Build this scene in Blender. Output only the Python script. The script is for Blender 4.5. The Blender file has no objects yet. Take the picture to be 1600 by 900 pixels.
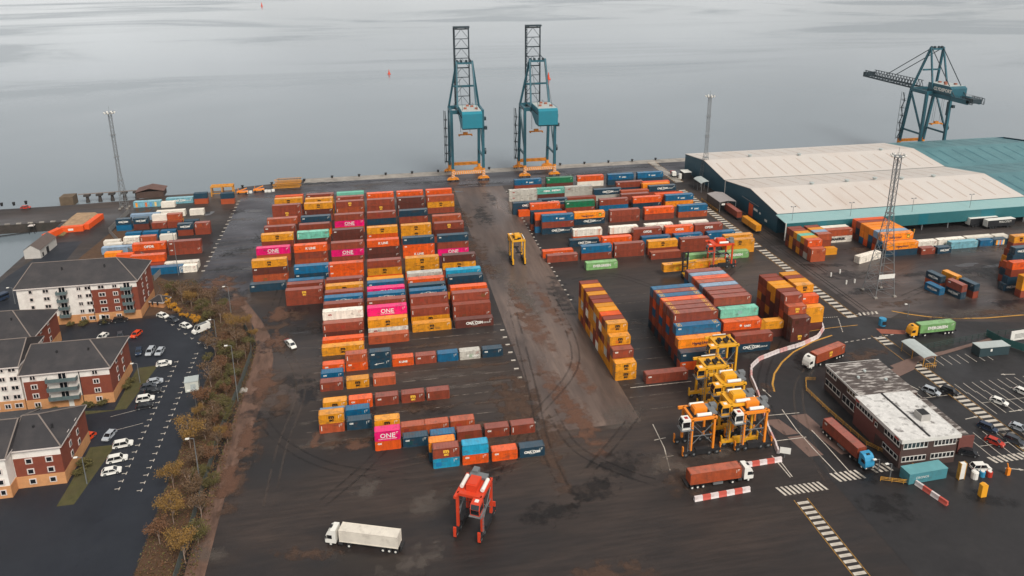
import bpy, math, random
from mathutils import Vector, Matrix
random.seed(7)
S = bpy.context.scene
R = math.radians
# ------------------------------------------------------------------ camera
F_PX, CY_PX, PITCH, ROLL, YAW, CAM_H = 1172.763, 277.332, 0.290766, -0.00423482, 0.18374493, 113.574
fw = Vector((math.sin(YAW)*math.cos(PITCH), math.cos(YAW)*math.cos(PITCH), -math.sin(PITCH)))
rt = Vector((math.cos(YAW), -math.sin(YAW), 0.0))
up = rt.cross(fw)
rt = rt*math.cos(ROLL)+up*math.sin(ROLL)
up = rt.cross(fw)
cam_d = bpy.data.cameras.new('camera'); cam = bpy.data.objects.new('camera', cam_d); S.collection.objects.link(cam)
m = Matrix.Identity(4)
for i, v in enumerate((rt, up, -fw)):
    for j in range(3): m[j][i] = v[j]
m[2][3] = CAM_H
cam.matrix_world = m
cam_d.sensor_fit = 'HORIZONTAL'; cam_d.sensor_width = 36; cam_d.lens = F_PX/1600*36
cam_d.shift_y = -(450-CY_PX)/1600
cam_d.clip_start = 1; cam_d.clip_end = 40000
S.camera = cam
def at(px, py, z=0.0):
    "survey: the point of the level z that the photograph shows at px, py"
    d = fw+rt*((px-800)/F_PX)+up*((CY_PX-py)/F_PX)
    t = (z-CAM_H)/d.z
    return Vector((d.x*t, d.y*t, z))
# ------------------------------------------------------------------ light
w = bpy.data.worlds.new('World'); S.world = w; w.use_nodes = True
nt = w.node_tree; bg = nt.nodes['Background']
sky = nt.nodes.new('ShaderNodeTexSky'); sky.sky_type = 'NISHITA'; sky.sun_disc = False
SUN_EL, SUN_AZ = 50, 160          # azimuth measured from +Y clockwise
sky.sun_elevation = R(SUN_EL); sky.sun_rotation = R(SUN_AZ)
sky.air_density = 1.0; sky.dust_density = 0.9; sky.ozone_density = 1.0
hs = nt.nodes.new('ShaderNodeHueSaturation'); hs.inputs['Saturation'].default_value = 0.07; hs.inputs['Value'].default_value = 1.0
# a thin broken cloud deck: the same everywhere, only its density varies
tc = nt.nodes.new('ShaderNodeTexCoord'); mp = nt.nodes.new('ShaderNodeMapping'); mp.inputs['Scale'].default_value = (1.2, 1.2, 3.0)
ns = nt.nodes.new('ShaderNodeTexNoise'); ns.inputs['Scale'].default_value = 2.2; ns.inputs['Detail'].default_value = 5; ns.inputs['Roughness'].default_value = 0.55
mr = nt.nodes.new('ShaderNodeMapRange'); mr.inputs['From Min'].default_value = 0.3; mr.inputs['From Max'].default_value = 0.7
mr.inputs['To Min'].default_value = 0.86; mr.inputs['To Max'].default_value = 1.12
mx = nt.nodes.new('ShaderNodeVectorMath'); mx.operation = 'SCALE'
L = nt.links.new
L(tc.outputs['Generated'], mp.inputs['Vector']); L(mp.outputs[0], ns.inputs['Vector']); L(ns.outputs['Fac'], mr.inputs['Value'])
L(sky.outputs[0], hs.inputs['Color']); L(hs.outputs[0], mx.inputs[0]); L(mr.outputs[0], mx.inputs['Scale']); L(mx.outputs[0], bg.inputs['Color'])
bg.inputs['Strength'].default_value = 0.12
sd = bpy.data.lights.new('sun', 'SUN'); sd.energy = 2.8; sd.angle = R(24); sd.color = (1, 0.96, 0.9)
so = bpy.data.objects.new('sun', sd); S.collection.objects.link(so)
sv = Vector((math.sin(R(SUN_AZ))*math.cos(R(SUN_EL)), math.cos(R(SUN_AZ))*math.cos(R(SUN_EL)), math.sin(R(SUN_EL))))
so.rotation_euler = sv.to_track_quat('Z', 'Y').to_euler()
S.view_settings.view_transform = 'Standard'; S.view_settings.look = 'None'; S.view_settings.gamma = 1; S.view_settings.exposure = 0.22
S.render.engine = 'CYCLES'; S.cycles.transparent_max_bounces = 24
# ------------------------------------------------------------------ helpers
C = S.collection
def lin(c): return tuple(((v/255)/12.92 if v/255 <= 0.04045 else ((v/255+0.055)/1.055)**2.4) for v in c)
class MB:
    def __init__(s): s.v = []; s.f = []; s.m = []
    def add(s, vs, fs, m=0):
        o = len(s.v); s.v += [tuple(v) for v in vs]; s.f += [tuple(i+o for i in f) for f in fs]; s.m += [m]*len(fs); return s
    def box(s, x0, x1, y0, y1, z0, z1, m=0):
        return s.add([(x0,y0,z0),(x1,y0,z0),(x1,y1,z0),(x0,y1,z0),(x0,y0,z1),(x1,y0,z1),(x1,y1,z1),(x0,y1,z1)],
                     [(0,3,2,1),(4,5,6,7),(0,1,5,4),(1,2,6,5),(2,3,7,6),(3,0,4,7)], m)
    def bar(s, p, q, a, b=None, m=0):
        p, q = Vector(p), Vector(q); b = b or a; d = (q-p)
        if d.length < 1e-6: return s
        d.normalize(); u = Vector((0,0,1)) if abs(d.z) < .9 else Vector((0,1,0))
        x = d.cross(u).normalized()*a/2; y = x.cross(d).normalized()*b/2
        vs = [p-x-y, p+x-y, p+x+y, p-x+y, q-x-y, q+x-y, q+x+y, q-x+y]
        return s.add(vs, [(0,1,2,3),(7,6,5,4),(0,4,5,1),(1,5,6,2),(2,6,7,3),(3,7,4,0)], m)
    def cyl(s, p, q, r, n=8, m=0, r2=None):
        p, q = Vector(p), Vector(q); d = (q-p).normalized(); u = Vector((0,0,1)) if abs(d.z) < .9 else Vector((0,1,0))
        x = d.cross(u).normalized(); y = d.cross(x).normalized(); r2 = r if r2 is None else r2
        vs = [p+(x*math.cos(2*math.pi*i/n)+y*math.sin(2*math.pi*i/n))*r for i in range(n)]+[q+(x*math.cos(2*math.pi*i/n)+y*math.sin(2*math.pi*i/n))*r2 for i in range(n)]
        fs = [(i,(i+1)%n,(i+1)%n+n,i+n) for i in range(n)]+[tuple(range(n))[::-1], tuple(range(n,2*n))]
        return s.add(vs, fs, m)
    def prism(s, prof, y0, y1, m=0, axis='y'):
        "profile of (a, z) points extruded along y (or x)"
        n = len(prof)
        if axis == 'y': vs = [(a,y0,z) for a,z in prof]+[(a,y1,z) for a,z in prof]
        else: vs = [(y0,a,z) for a,z in prof]+[(y1,a,z) for a,z in prof]
        return s.add(vs, [(i,(i+1)%n,(i+1)%n+n,i+n) for i in range(n)]+[tuple(range(n))[::-1], tuple(range(n,2*n))], m)
    def mesh(s, name, mats):
        me = bpy.data.meshes.new(name); me.from_pydata(s.v, [], s.f)
        for mt in (mats if isinstance(mats, (list, tuple)) else [mats]): me.materials.append(mt)
        if any(s.m): me.polygons.foreach_set('material_index', s.m)
        me.update()
        return me
    def build(s, name, mats, parent=None, kind=None, fix=True):
        me = s.mesh(name, mats)
        if fix:
            import bmesh
            b = bmesh.new(); b.from_mesh(me); bmesh.ops.recalc_face_normals(b, faces=b.faces); b.to_mesh(me); b.free()
        return link(name, me, parent, kind)
def link(name, me, parent=None, kind=None, color=None):
    o = bpy.data.objects.new(name, me); C.objects.link(o)
    if parent: o.parent = parent
    if kind: o['kind'] = kind
    if color: o.color = (*color, 1)
    return o
def tag(o, label, cat, group=None):
    o['label'] = label; o['category'] = cat
    if group: o['group'] = group
    return o
def thing(name, label, cat, loc=(0,0,0), rz=0, group=None):
    o = bpy.data.objects.new(name, None); C.objects.link(o); o.location = loc; o.rotation_euler = (0,0,rz); o.empty_display_size = 1
    return tag(o, label, cat, group)
def dup(root, loc, rz, label, group=None, color=None, only=None):
    r = root.copy(); C.objects.link(r); r.location = loc; r.rotation_euler = (0,0,rz); r['label'] = label
    if group: r['group'] = group
    for ch in list(root.children):
        c = ch.copy(); C.objects.link(c); c.parent = r
        if color and (only is None or ch.name.split('.')[0] in only): c.color = (*color, 1)
        for g in list(ch.children):
            d = g.copy(); C.objects.link(d); d.parent = c
    return r
# ------------------------------------------------------------------ materials
def mat(name, col, rough=.6, var=.15, scale=.5, bump=0., bscale=None, metal=0., spec=.5, objcol=False, attr=None, stretch=(1,1,1), dirt=None, dscale=.15, rvar=0., corr=None, dlo=.45, dhi=.7, col2=None, coord='Object', fine=None):
    mt = bpy.data.materials.new(name); mt.use_nodes = True; n = mt.node_tree.nodes; l = mt.node_tree.links.new
    b = n['Principled BSDF']; b.inputs['Roughness'].default_value = rough; b.inputs['Metallic'].default_value = metal
    b.inputs['Specular IOR Level'].default_value = spec
    tc = n.new('ShaderNodeTexCoord'); mp = n.new('ShaderNodeMapping'); mp.inputs['Scale'].default_value = stretch
    l(tc.outputs[coord], mp.inputs['Vector'])
    src = None
    if objcol:
        oi = n.new('ShaderNodeObjectInfo'); src = oi.outputs['Color']
        # per-object offset so that no two alike things wear alike
        ad = n.new('ShaderNodeVectorMath'); ad.operation = 'ADD'; cm = n.new('ShaderNodeCombineXYZ'); mu = n.new('ShaderNodeMath'); mu.operation = 'MULTIPLY'; mu.inputs[1].default_value = 90
        l(oi.outputs['Random'], mu.inputs[0]); l(mu.outputs[0], cm.inputs[0]); l(mu.outputs[0], cm.inputs[1]); l(tc.outputs[coord], ad.inputs[0]); l(cm.outputs[0], ad.inputs[1]); l(ad.outputs[0], mp.inputs['Vector'])
    elif attr:
        a = n.new('ShaderNodeAttribute'); a.attribute_name = attr; src = a.outputs['Color']
    nz = n.new('ShaderNodeTexNoise'); nz.inputs['Scale'].default_value = scale; nz.inputs['Detail'].default_value = 6; nz.inputs['Roughness'].default_value = .6
    l(mp.outputs[0], nz.inputs['Vector'])
    mr = n.new('ShaderNodeMapRange'); mr.inputs['From Min'].default_value = .25; mr.inputs['From Max'].default_value = .75; mr.inputs['To Min'].default_value = 1-var; mr.inputs['To Max'].default_value = 1+var
    l(nz.outputs['Fac'], mr.inputs['Value'])
    sc = n.new('ShaderNodeVectorMath'); sc.operation = 'SCALE'
    if src is not None: l(src, sc.inputs[0])
    else: sc.inputs[0].default_value = col
    if col2:
        mc = n.new('ShaderNodeMix'); mc.data_type = 'RGBA'; mc.inputs[6].default_value = (*col, 1); mc.inputs[7].default_value = (*col2, 1)
        n3 = n.new('ShaderNodeTexNoise'); n3.inputs['Scale'].default_value = scale*.37; n3.inputs['Detail'].default_value = 4; l(mp.outputs[0], n3.inputs['Vector'])
        m3 = n.new('ShaderNodeMapRange'); m3.inputs['From Min'].default_value = .4; m3.inputs['From Max'].default_value = .62; l(n3.outputs['Fac'], m3.inputs['Value'])
        l(m3.outputs[0], mc.inputs[0]); l(mc.outputs[2], sc.inputs[0])
    vout = mr.outputs[0]
    if fine:
        fm = n.new('ShaderNodeMapping'); fm.inputs['Scale'].default_value = fine[1]; fn = n.new('ShaderNodeTexNoise'); fn.inputs['Scale'].default_value = fine[0]; fn.inputs['Detail'].default_value = 7; fn.inputs['Roughness'].default_value = .7
        fr = n.new('ShaderNodeMapRange'); fr.inputs['From Min'].default_value = .3; fr.inputs['From Max'].default_value = .7; fr.inputs['To Min'].default_value = 1-fine[2]; fr.inputs['To Max'].default_value = 1+fine[2]
        fx = n.new('ShaderNodeMath'); fx.operation = 'MULTIPLY'
        l(tc.outputs[coord], fm.inputs['Vector']); l(fm.outputs[0], fn.inputs['Vector']); l(fn.outputs['Fac'], fr.inputs['Value']); l(fr.outputs[0], fx.inputs[0]); l(vout, fx.inputs[1]); vout = fx.outputs[0]
    l(vout, sc.inputs['Scale']); out = sc.outputs[0]
    if dirt:
        n2 = n.new('ShaderNodeTexNoise'); n2.inputs['Scale'].default_value = dscale; n2.inputs['Detail'].default_value = 8; n2.inputs['Roughness'].default_value = .65
        l(mp.outputs[0], n2.inputs['Vector'])
        r2 = n.new('ShaderNodeMapRange'); r2.inputs['From Min'].default_value = dlo; r2.inputs['From Max'].default_value = dhi; r2.inputs['To Max'].default_value = dirt[3]
        l(n2.outputs['Fac'], r2.inputs['Value'])
        mi = n.new('ShaderNodeMix'); mi.data_type = 'RGBA'; mi.inputs[7].default_value = (*dirt[:3], 1)
        l(r2.outputs[0], mi.inputs[0]); l(out, mi.inputs[6]); out = mi.outputs[2]
    l(out, b.inputs['Base Color'])
    if rvar:
        r3 = n.new('ShaderNodeMapRange'); r3.inputs['From Min'].default_value = .3; r3.inputs['From Max'].default_value = .7
        r3.inputs['To Min'].default_value = max(.03, rough-rvar); r3.inputs['To Max'].default_value = min(1, rough+rvar)
        n4 = n.new('ShaderNodeTexNoise'); n4.inputs['Scale'].default_value = dscale*1.4; n4.inputs['Detail'].default_value = 5; l(mp.outputs[0], n4.inputs['Vector'])
        l(n4.outputs['Fac'], r3.inputs['Value']); l(r3.outputs[0], b.inputs['Roughness'])
    if bump or corr:
        bp = n.new('ShaderNodeBump')
        if corr:
            wv = n.new('ShaderNodeTexWave'); wv.wave_type = 'BANDS'; wv.bands_direction = corr[0]; wv.inputs['Scale'].default_value = corr[1]; wv.wave_profile = 'SIN'
            l(tc.outputs['Object'], wv.inputs['Vector']); l(wv.outputs['Fac'], bp.inputs['Height']); bp.inputs['Distance'].default_value = corr[2]; bp.inputs['Strength'].default_value = 1
        else:
            nb = n.new('ShaderNodeTexNoise'); nb.inputs['Scale'].default_value = bscale or scale*4; nb.inputs['Detail'].default_value = 5
            l(mp.outputs[0], nb.inputs['Vector']); l(nb.outputs['Fac'], bp.inputs['Height']); bp.inputs['Distance'].default_value = bump; bp.inputs['Strength'].default_value = 1
        l(bp.outputs[0], b.inputs['Normal'])
    return mt
# container paint: colour from the object, weathered
PAINT = mat('container_paint', (1,1,1), .42, .15, .35, objcol=True, dirt=(.07,.04,.028,.7), dscale=.6, dlo=.52, dhi=.72, corr=('X', 1.12, .03), stretch=(1,1,2.2), fine=(1.4,(1.4,1.4,.2),.22))
ROOFP = mat('container_roof_paint', (1,1,1), .3, .18, .4, objcol=True, dirt=(.12,.08,.06,.65), dscale=.6, dlo=.5, dhi=.7, corr=('X', 1.12, .015))
PLAIN = mat('machine_paint', (1,1,1), .4, .1, .6, objcol=True, dirt=(.06,.045,.035,.5), dscale=.7, dlo=.55, dhi=.8)
MASSP = mat('stacked_container_paint', (1,1,1), .42, .15, .4, attr='Col', dirt=(.10,.055,.035,.4), dscale=.5, dlo=.55, dhi=.78)
STEELG = mat('galvanised_steel', lin((124,126,126)), .45, .15, .6, metal=.3)
DARK = mat('dark_rubber_and_grease', lin((34,33,34)), .6, .25, 1.)
TYRE = mat('tyre_rubber', lin((28,28,29)), .85, .1, 2.)
GLASS = mat('dark_window_glass', lin((22,26,30)), .08, .2, .6, spec=.8)
WHITE = mat('white_lettering_paint', lin((222,218,208)), .5, .06, 1.)
BLACK = mat('black_lettering_paint', lin((20,20,22)), .5, .05, 1.)
YELL = mat('yellow_lettering_paint', lin((232,178,60)), .5, .05, 1.)
REDL = mat('red_lettering_paint', lin((160,40,35)), .5, .05, 1.)
MARK = mat('worn_road_paint', lin((188,178,164)), .6, .3, 1.6, dirt=(.06,.05,.045,.7), dscale=1.2, dlo=.54, dhi=.72)
MARKY = mat('worn_yellow_road_paint', lin((190,138,52)), .6, .25, 1.6, dirt=(.05,.04,.035,.6), dscale=1.2, dlo=.5, dhi=.68)
# ------------------------------------------------------------------ ground
SHEETN = [0]
def sheet(name, pts, z, mt, kind='structure', parent=None, depth=0):
    if not depth: SHEETN[0] += 1; z = .003+.0016*SHEETN[0]
    pts = [(p[0], p[1]) for p in pts]
    n = len(pts); mb = MB()
    if depth:
        mb.add([(x,y,z) for x,y in pts]+[(x,y,z-depth) for x,y in pts], [tuple(range(n)), tuple(range(n,2*n))[::-1]]+[(i,i+n,(i+1)%n+n,(i+1)%n) for i in range(n)])
    else: mb.add([(x,y,z) for x,y in pts], [tuple(range(n))])
    o = mb.build(name, mt, parent, kind)
    if not depth:
        me = o.data
        if me.polygons[0].normal.z < 0: me.flip_normals()
    return o
ASPH = mat('wet_yard_asphalt', lin((38,31,28)), .5, .35, .05, bump=.02, bscale=1.6, dirt=(*lin((34,31,31)),.9), dscale=.03, rvar=.24, stretch=(.35,1,1), col2=lin((72,58,49)), dlo=.44, dhi=.6, fine=(.9,(.10,1,1),.45))
AISLE = mat('worn_aisle_concrete', lin((104,87,77)), .42, .28, .07, bump=.015, bscale=1.5, dirt=(*lin((62,52,48)),.9), dscale=.04, rvar=.24, stretch=(1,.3,1), col2=lin((84,68,59)), dlo=.44, dhi=.62, fine=(.8,(1,.07,1),.3))
LANE = mat('wet_lane_asphalt', lin((60,58,63)), .36, .35, .06, bump=.02, bscale=2., dirt=(*lin((38,36,40)),.9), dscale=.05, rvar=.24, stretch=(.4,1,1), dlo=.4, dhi=.62, fine=(.8,(.12,1,1),.4))
ROADN = mat('dark_smooth_asphalt', lin((27,31,39)), .6, .15, .12, bump=.01, bscale=3, dirt=(*lin((34,37,43)),.6), dscale=.06, rvar=.15, fine=(1.5,(1,.4,1),.15))
ROADE = mat('terminal_road_asphalt', lin((37,34,34)), .5, .25, .1, bump=.01, bscale=3, dirt=(*lin((34,32,32)),.8), dscale=.06, rvar=.22, fine=(1.1,(.5,.5,1),.3))
EAST = mat('rutted_wet_yard', lin((68,57,52)), .42, .35, .06, bump=.03, bscale=1.4, dirt=(*lin((42,36,35)),.95), dscale=.035, rvar=.28, stretch=(.3,1,1), dlo=.4, dhi=.58, fine=(.7,(.12,1,1),.4), col2=lin((92,80,74)))
DIRT = mat('reddish_gravel_track', lin((104,78,64)), .85, .3, .3, bump=.05, bscale=3, dirt=(*lin((66,47,37)),.95), dscale=.35, stretch=(1,.4,1), fine=(1.5,(1,.08,1),.3))
LITTER = mat('leaf_litter_verge', lin((82,58,38)), .9, .35, .8, bump=.06, bscale=3, dirt=(*lin((72,52,38)),.8), dscale=.4)
GRASS = mat('winter_grass', lin((72,68,34)), .9, .3, .6, bump=.05, bscale=4, dirt=(*lin((70,58,38)),.7), dscale=.3)
CONC = mat('quay_concrete', lin((150,142,132)), .6, .2, .3, bump=.01, bscale=3, dirt=(*lin((95,88,82)),.7), dscale=.2)
PAVER = mat('brown_weighbridge_plate', lin((112,88,78)), .6, .15, .3, dirt=(*lin((80,62,56)),.6), dscale=.3)
QWALL = mat('weed_stained_quay_wall', lin((58,50,44)), .8, .3, .4, bump=.05, dirt=(*lin((40,42,34)),.8), dscale=.3)
land = [(-137,-60),(700,-60),(700,384),(394,386),(330,392.3),(-38,392.3),(-40,388.6),(-68,383.5),(-74,377.6),(-103,376.4),(-119,371.6),(-150,369.2),(-320,369.2),(-320,345.2),(-139,345.2),(-139,300)]
n = len(land); mb = MB(); mb.add([(x,y,0) for x,y in land], [tuple(range(n))]); ground = mb.build('yard_ground', ASPH, None, 'structure')
if ground.data.polygons[0].normal.z < 0: ground.data.flip_normals()
mb = MB(); mb.add([(x,y,0) for x,y in land]+[(x,y,-7) for x,y in land], [(i,(i+1)%n,(i+1)%n+n,i+n) for i in range(n)]); mb.build('quay_wall', QWALL, None, 'structure')
# water
WAT = bpy.data.materials.new('estuary_water'); WAT.use_nodes = True
n = WAT.node_tree.nodes; l = WAT.node_tree.links.new; b = n['Principled BSDF']
b.inputs['Base Color'].default_value = (*lin((86,98,102)), 1); b.inputs['Roughness'].default_value = .16; b.inputs['IOR'].default_value = 1.33
tc = n.new('ShaderNodeTexCoord')
def nz(scale, det, st):
    mp = n.new('ShaderNodeMapping'); mp.inputs['Scale'].default_value = st; t = n.new('ShaderNodeTexNoise'); t.inputs['Scale'].default_value = scale; t.inputs['Detail'].default_value = det
    l(tc.outputs['Object'], mp.inputs['Vector']); l(mp.outputs[0], t.inputs['Vector']); return t
a = nz(.25, 6, (.5,1,1)); c = nz(.003, 7, (.45,1.,1)); c.inputs['Roughness'].default_value = .6; c.inputs['Distortion'].default_value = 1.2
bp = n.new('ShaderNodeBump'); bp.inputs['Distance'].default_value = .03; bp.inputs['Strength'].default_value = .5; l(a.outputs['Fac'], bp.inputs['Height']); l(bp.outputs[0], b.inputs['Normal'])
rr = n.new('ShaderNodeMapRange'); rr.inputs['From Min'].default_value = .46; rr.inputs['From Max'].default_value = .6; rr.inputs['To Min'].default_value = .06; rr.inputs['To Max'].default_value = .22
l(c.outputs['Fac'], rr.inputs['Value']); l(rr.outputs[0], b.inputs['Roughness'])
cc = n.new('ShaderNodeMix'); cc.data_type = 'RGBA'; cc.inputs[6].default_value = (*lin((126,134,139)), 1); cc.inputs[7].default_value = (*lin((98,110,116)), 1); l(c.outputs['Fac'], cc.inputs[0]); l(cc.outputs[2], b.inputs['Base Color'])
MB().add([(-15000,-300,-4),(15000,-300,-4),(15000,30000,-4),(-15000,30000,-4)], [(0,1,2,3)]).build('water', WAT, None, 'structure', fix=False)
# surface sheets, each a little above the one below
sheet('quay_apron', [(-38,384),(-38,392.2),(330,392.2),(330,386)], .02, CONC)
sheet('quay_road', [(-66,366),(-66,383),(-38,383.9),(330,385.8),(330,369.5),(163,369.5),(163,360),(37,360),(-46,362)], .012, LANE)
sheet('container_aisle', [(36.8,155.4),(37,359.8),(61.8,359.8),(61.8,155.4)], .016, AISLE)
sheet('west_lane', [(-66,262),(-66,365.6),(-47.5,361),(-47.5,252),(-56,256)], .012, LANE)
sheet('east_yard', [(153.5,190),(153.5,258),(420,258),(420,186),(205,187),(180,190),(168,197)], .012, EAST)
sheet('residents_car_park', [(-137,60),(-137,238.8),(-75,238.8),(-64,241.5),(-55,231),(-50.5,214),(-50.3,60)], .02, ROADN)
sheet('riverside_road', [(-136.5,239),(-136.5,285),(-131,318),(-122,318),(-119,262),(-116,239)], .024, ROADN)
mbt = MB(); tl = [(-41.2,60),(-40.6,150),(-40,168),(-39.2,190),(-38.9,212),(-41.5,226),(-45,236),(-58,262)]; tr_ = [(-36.6,60),(-36.9,146),(-35.2,165),(-32.6,190),(-33.2,205),(-36,220),(-40,231),(-52,258)]
mbt.v = [(x,y,.0245) for p in zip(tl,tr_) for x,y in p]; mbt.f = [(2*k,2*k+1,2*k+3,2*k+2) for k in range(7)]; mbt.m = [0]*7
mbt.build('dirt_track', DIRT, None, 'structure', fix=False)
sheet('planted_verge', [(-50,60),(-50.2,214),(-54.8,231),(-64,241.6),(-78,241),(-78,262),(-84,276),(-76,268),(-62,258),(-44,238),(-39.9,212),(-39.8,190),(-41.5,168),(-41.8,60)], .05, LITTER)
sheet('west_verge', [(-114,322),(-110,350),(-104,357),(-106,335),(-99,300),(-90,290),(-78.3,262),(-78.3,257),(-96,262),(-118,285)], .03, LITTER)
sheet('lawn', [(-71,186),(-71,207),(-65.5,207.5),(-68,186),(-93,184),(-93,189)], .06, GRASS)
sheet('lawn', [(-71.8,157),(-71.8,170.5),(-66,170.5),(-68.5,150),(-72,150)], .06, GRASS)
sheet('terminal_road', [(96,60),(96,160),(103,176),(120,184),(137,196),(146,197),(153,196),(168,190),(210,180),(420,176),(420,60),(300,60),(138,60)], .012, ROADE)
for pts in ([(100.2,150.5),(104.5,150.5),(106,134),(103.5,134)], [(94.6,142.5),(98.6,142.5),(99.4,134.6),(95.6,134.6)], [(92.2,150),(96.4,149.6),(98.2,143.2),(94.4,143.2)]):
    sheet('weighbridge_plate', pts, .03, PAVER)
sheet('kerbed_island', [(131,164),(150,170),(162,171.5),(181,175.6),(181,174.4),(150,167.5),(146,164),(138,161)], .12, PAVER, depth=.14)
sheet('brick_splay', [(150.5,184.5),(151,187.8),(161,184.2),(160,182.2)], .03, mat('red_surfacing', lin((140,78,58)), .7, .15, .5))
# ------------------------------------------------------------------ containers
CAST = mat('corner_casting_steel', lin((96,84,78)), .5, .2, 1.)
PAL = dict(b=(134,60,40), d=(92,46,36), r=(166,76,42), o=(218,84,20), y=(212,138,26), h=(236,134,20), n=(24,56,72), B=(8,90,126), c=(26,140,172), p=(226,10,104),
           m=(112,186,160), w=(226,216,200), g=(178,172,160), G=(20,104,66), e=(118,162,100), s=(84,154,136), t=(110,160,170), l=(128,150,170))
NAME = dict(b='red-brown', d='dark brown', r='rust-brown', o='orange-red', y='yellow', h='bright orange', n='navy', B='blue', c='cyan', p='pink', m='mint green', w='white', g='pale grey', G='dark green', e='light green', s='sea green', t='pale teal', l='grey-blue')
PALL = {k: lin(v) for k, v in PAL.items()}
W_, H40, H20 = 2.44, 2.75, 2.6
LEN = {20: 6.06, 40: 12.19, 45: 13.72}
def hgt(L_): return H20 if L_ == 20 else H40
_cache = {}
def body_mb(L_):
    l, h = LEN[L_], hgt(L_); mb = MB()
    mb.box(.05, l-.05, .05, W_-.05, .12, h-.06)                     # inset corrugated shell
    for x0 in (0, l-.16):
        for y0 in (0, W_-.16): mb.box(x0, x0+.16, y0, y0+.16, .12, h-.12)   # corner posts
        mb.box(x0, x0+.12, .16, W_-.16, h-.13, h-.01); mb.box(x0, x0+.12, .16, W_-.16, .0, .15)
    for y0 in (0, W_-.08): mb.box(.16, l-.16, y0, y0+.08, h-.13, h-.01); mb.box(.16, l-.16, y0, y0+.08, .0, .16)
    for x in (-.01, l-.19):
        for y in (-.01, W_-.17):
            for z in (0, h-.12): mb.box(x, x+.2, y, y+.18, z, z+.125, 1)
    return mb
def roof_mb(L_):
    l, h = LEN[L_], hgt(L_); mb = MB(); k = 8
    for i in range(k):                                               # slightly hogged roof sheets between roof bows
        a = .2+(l-.4)*i/k; b_ = .2+(l-.4)*(i+1)/k
        mb.box(a+.02, b_-.02, .1, W_-.1, h-.07, h-.02)
    return mb
def door_mb(L_):
    h = hgt(L_); mb = MB(); mb.box(-.03, .045, .0, 1.02, .17, h-.15)
    for y in (.25, .72): mb.cyl((-.06, y, .16), (-.06, y, h-.14), .03, 5, 1)
    for z in (.9, 1.3): mb.bar((-.07, .2, z), (-.07, .8, z), .05, .05, 1)
    return mb
STRIPM = {}
def shared(key, fn):
    if key not in _cache: _cache[key] = fn()
    return _cache[key]
def text_mesh(txt, size, mt, sy=1.0, bold=.0):
    def f():
        cu = bpy.data.curves.new('lettering', 'FONT'); cu.body = txt; cu.size = size; cu.resolution_u = 2; cu.offset = bold
        cu.align_x = 'CENTER'; cu.align_y = 'CENTER'; cu.space_line = .72
        o = bpy.data.objects.new('t', cu); C.objects.link(o); bpy.context.view_layer.update()
        me = bpy.data.meshes.new_from_object(o.evaluated_get(bpy.context.evaluated_depsgraph_get()))
        bpy.data.objects.remove(o); me.name = 'lettering'
        me.materials.clear(); me.materials.append(mt)
        for v in me.vertices: v.co = (v.co.x, 0, v.co.y*sy)          # stand it up, facing -y
        return me
    return shared(('t', txt, size, mt.name, sy, bold), f)
def strip_mesh():
    return shared('strip', lambda: MB().box(.45, .62, -.012, 0, .75, 2.1).mesh('marking_strip', WHITE))
def swoosh_mesh():
    def f():
        mb = MB(); n = 8
        for s_ in (1, -1):
            for i in range(n):
                a0, a1 = math.pi*(.15+.7*i/n), math.pi*(.15+.7*(i+1)/n)
                p = [(math.cos(a)*1.0*s_, math.sin(a)*.62*s_) for a in (a0, a1)]; q_ = [(math.cos(a)*1.0*s_, math.sin(a)*.50*s_) for a in (a0, a1)]
                mb.add([(p[0][0], 0, p[0][1]), (p[1][0], 0, p[1][1]), (q_[1][0], 0, q_[1][1]), (q_[0][0], 0, q_[0][1])], [(0,1,2,3)])
        return mb.mesh('emblem', WHITE)
    return shared('swoosh', f)
def star_mesh():
    def f():
        p = []
        for i in range(14):
            a = math.pi*2*i/14+math.pi/2; r_ = .5 if i % 2 == 0 else .24; p.append((math.cos(a)*r_, 0, math.sin(a)*r_))
        return MB().add(p, [tuple(range(14))]).mesh('emblem', WHITE)
    return shared('star', f)
def leaf_mesh(): return shared('leaf', lambda: MB().box(-.6,.6,-.008,0,-.7,.7,0).box(-.42,.42,-.014,-.008,-.5,.2,1).mesh('emblem', [mat('green_patch', lin((70,120,50)),.5,.1,1.), YELL]))
MARKW = dict(M=' with square emblem', O=' with large white lettering', K=' with white lettering', P=' with white lettering', E=' with white lettering', C=' with white lettering', H=' with dark lettering', S=' with white strip', T=' with small white code', U=' with white star lettering', D=' with white lettering', R=' with small red lettering', A=' with black lettering', J=' with orange frames', Z=' with painted panels', I=' with white arrow mark')
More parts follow.
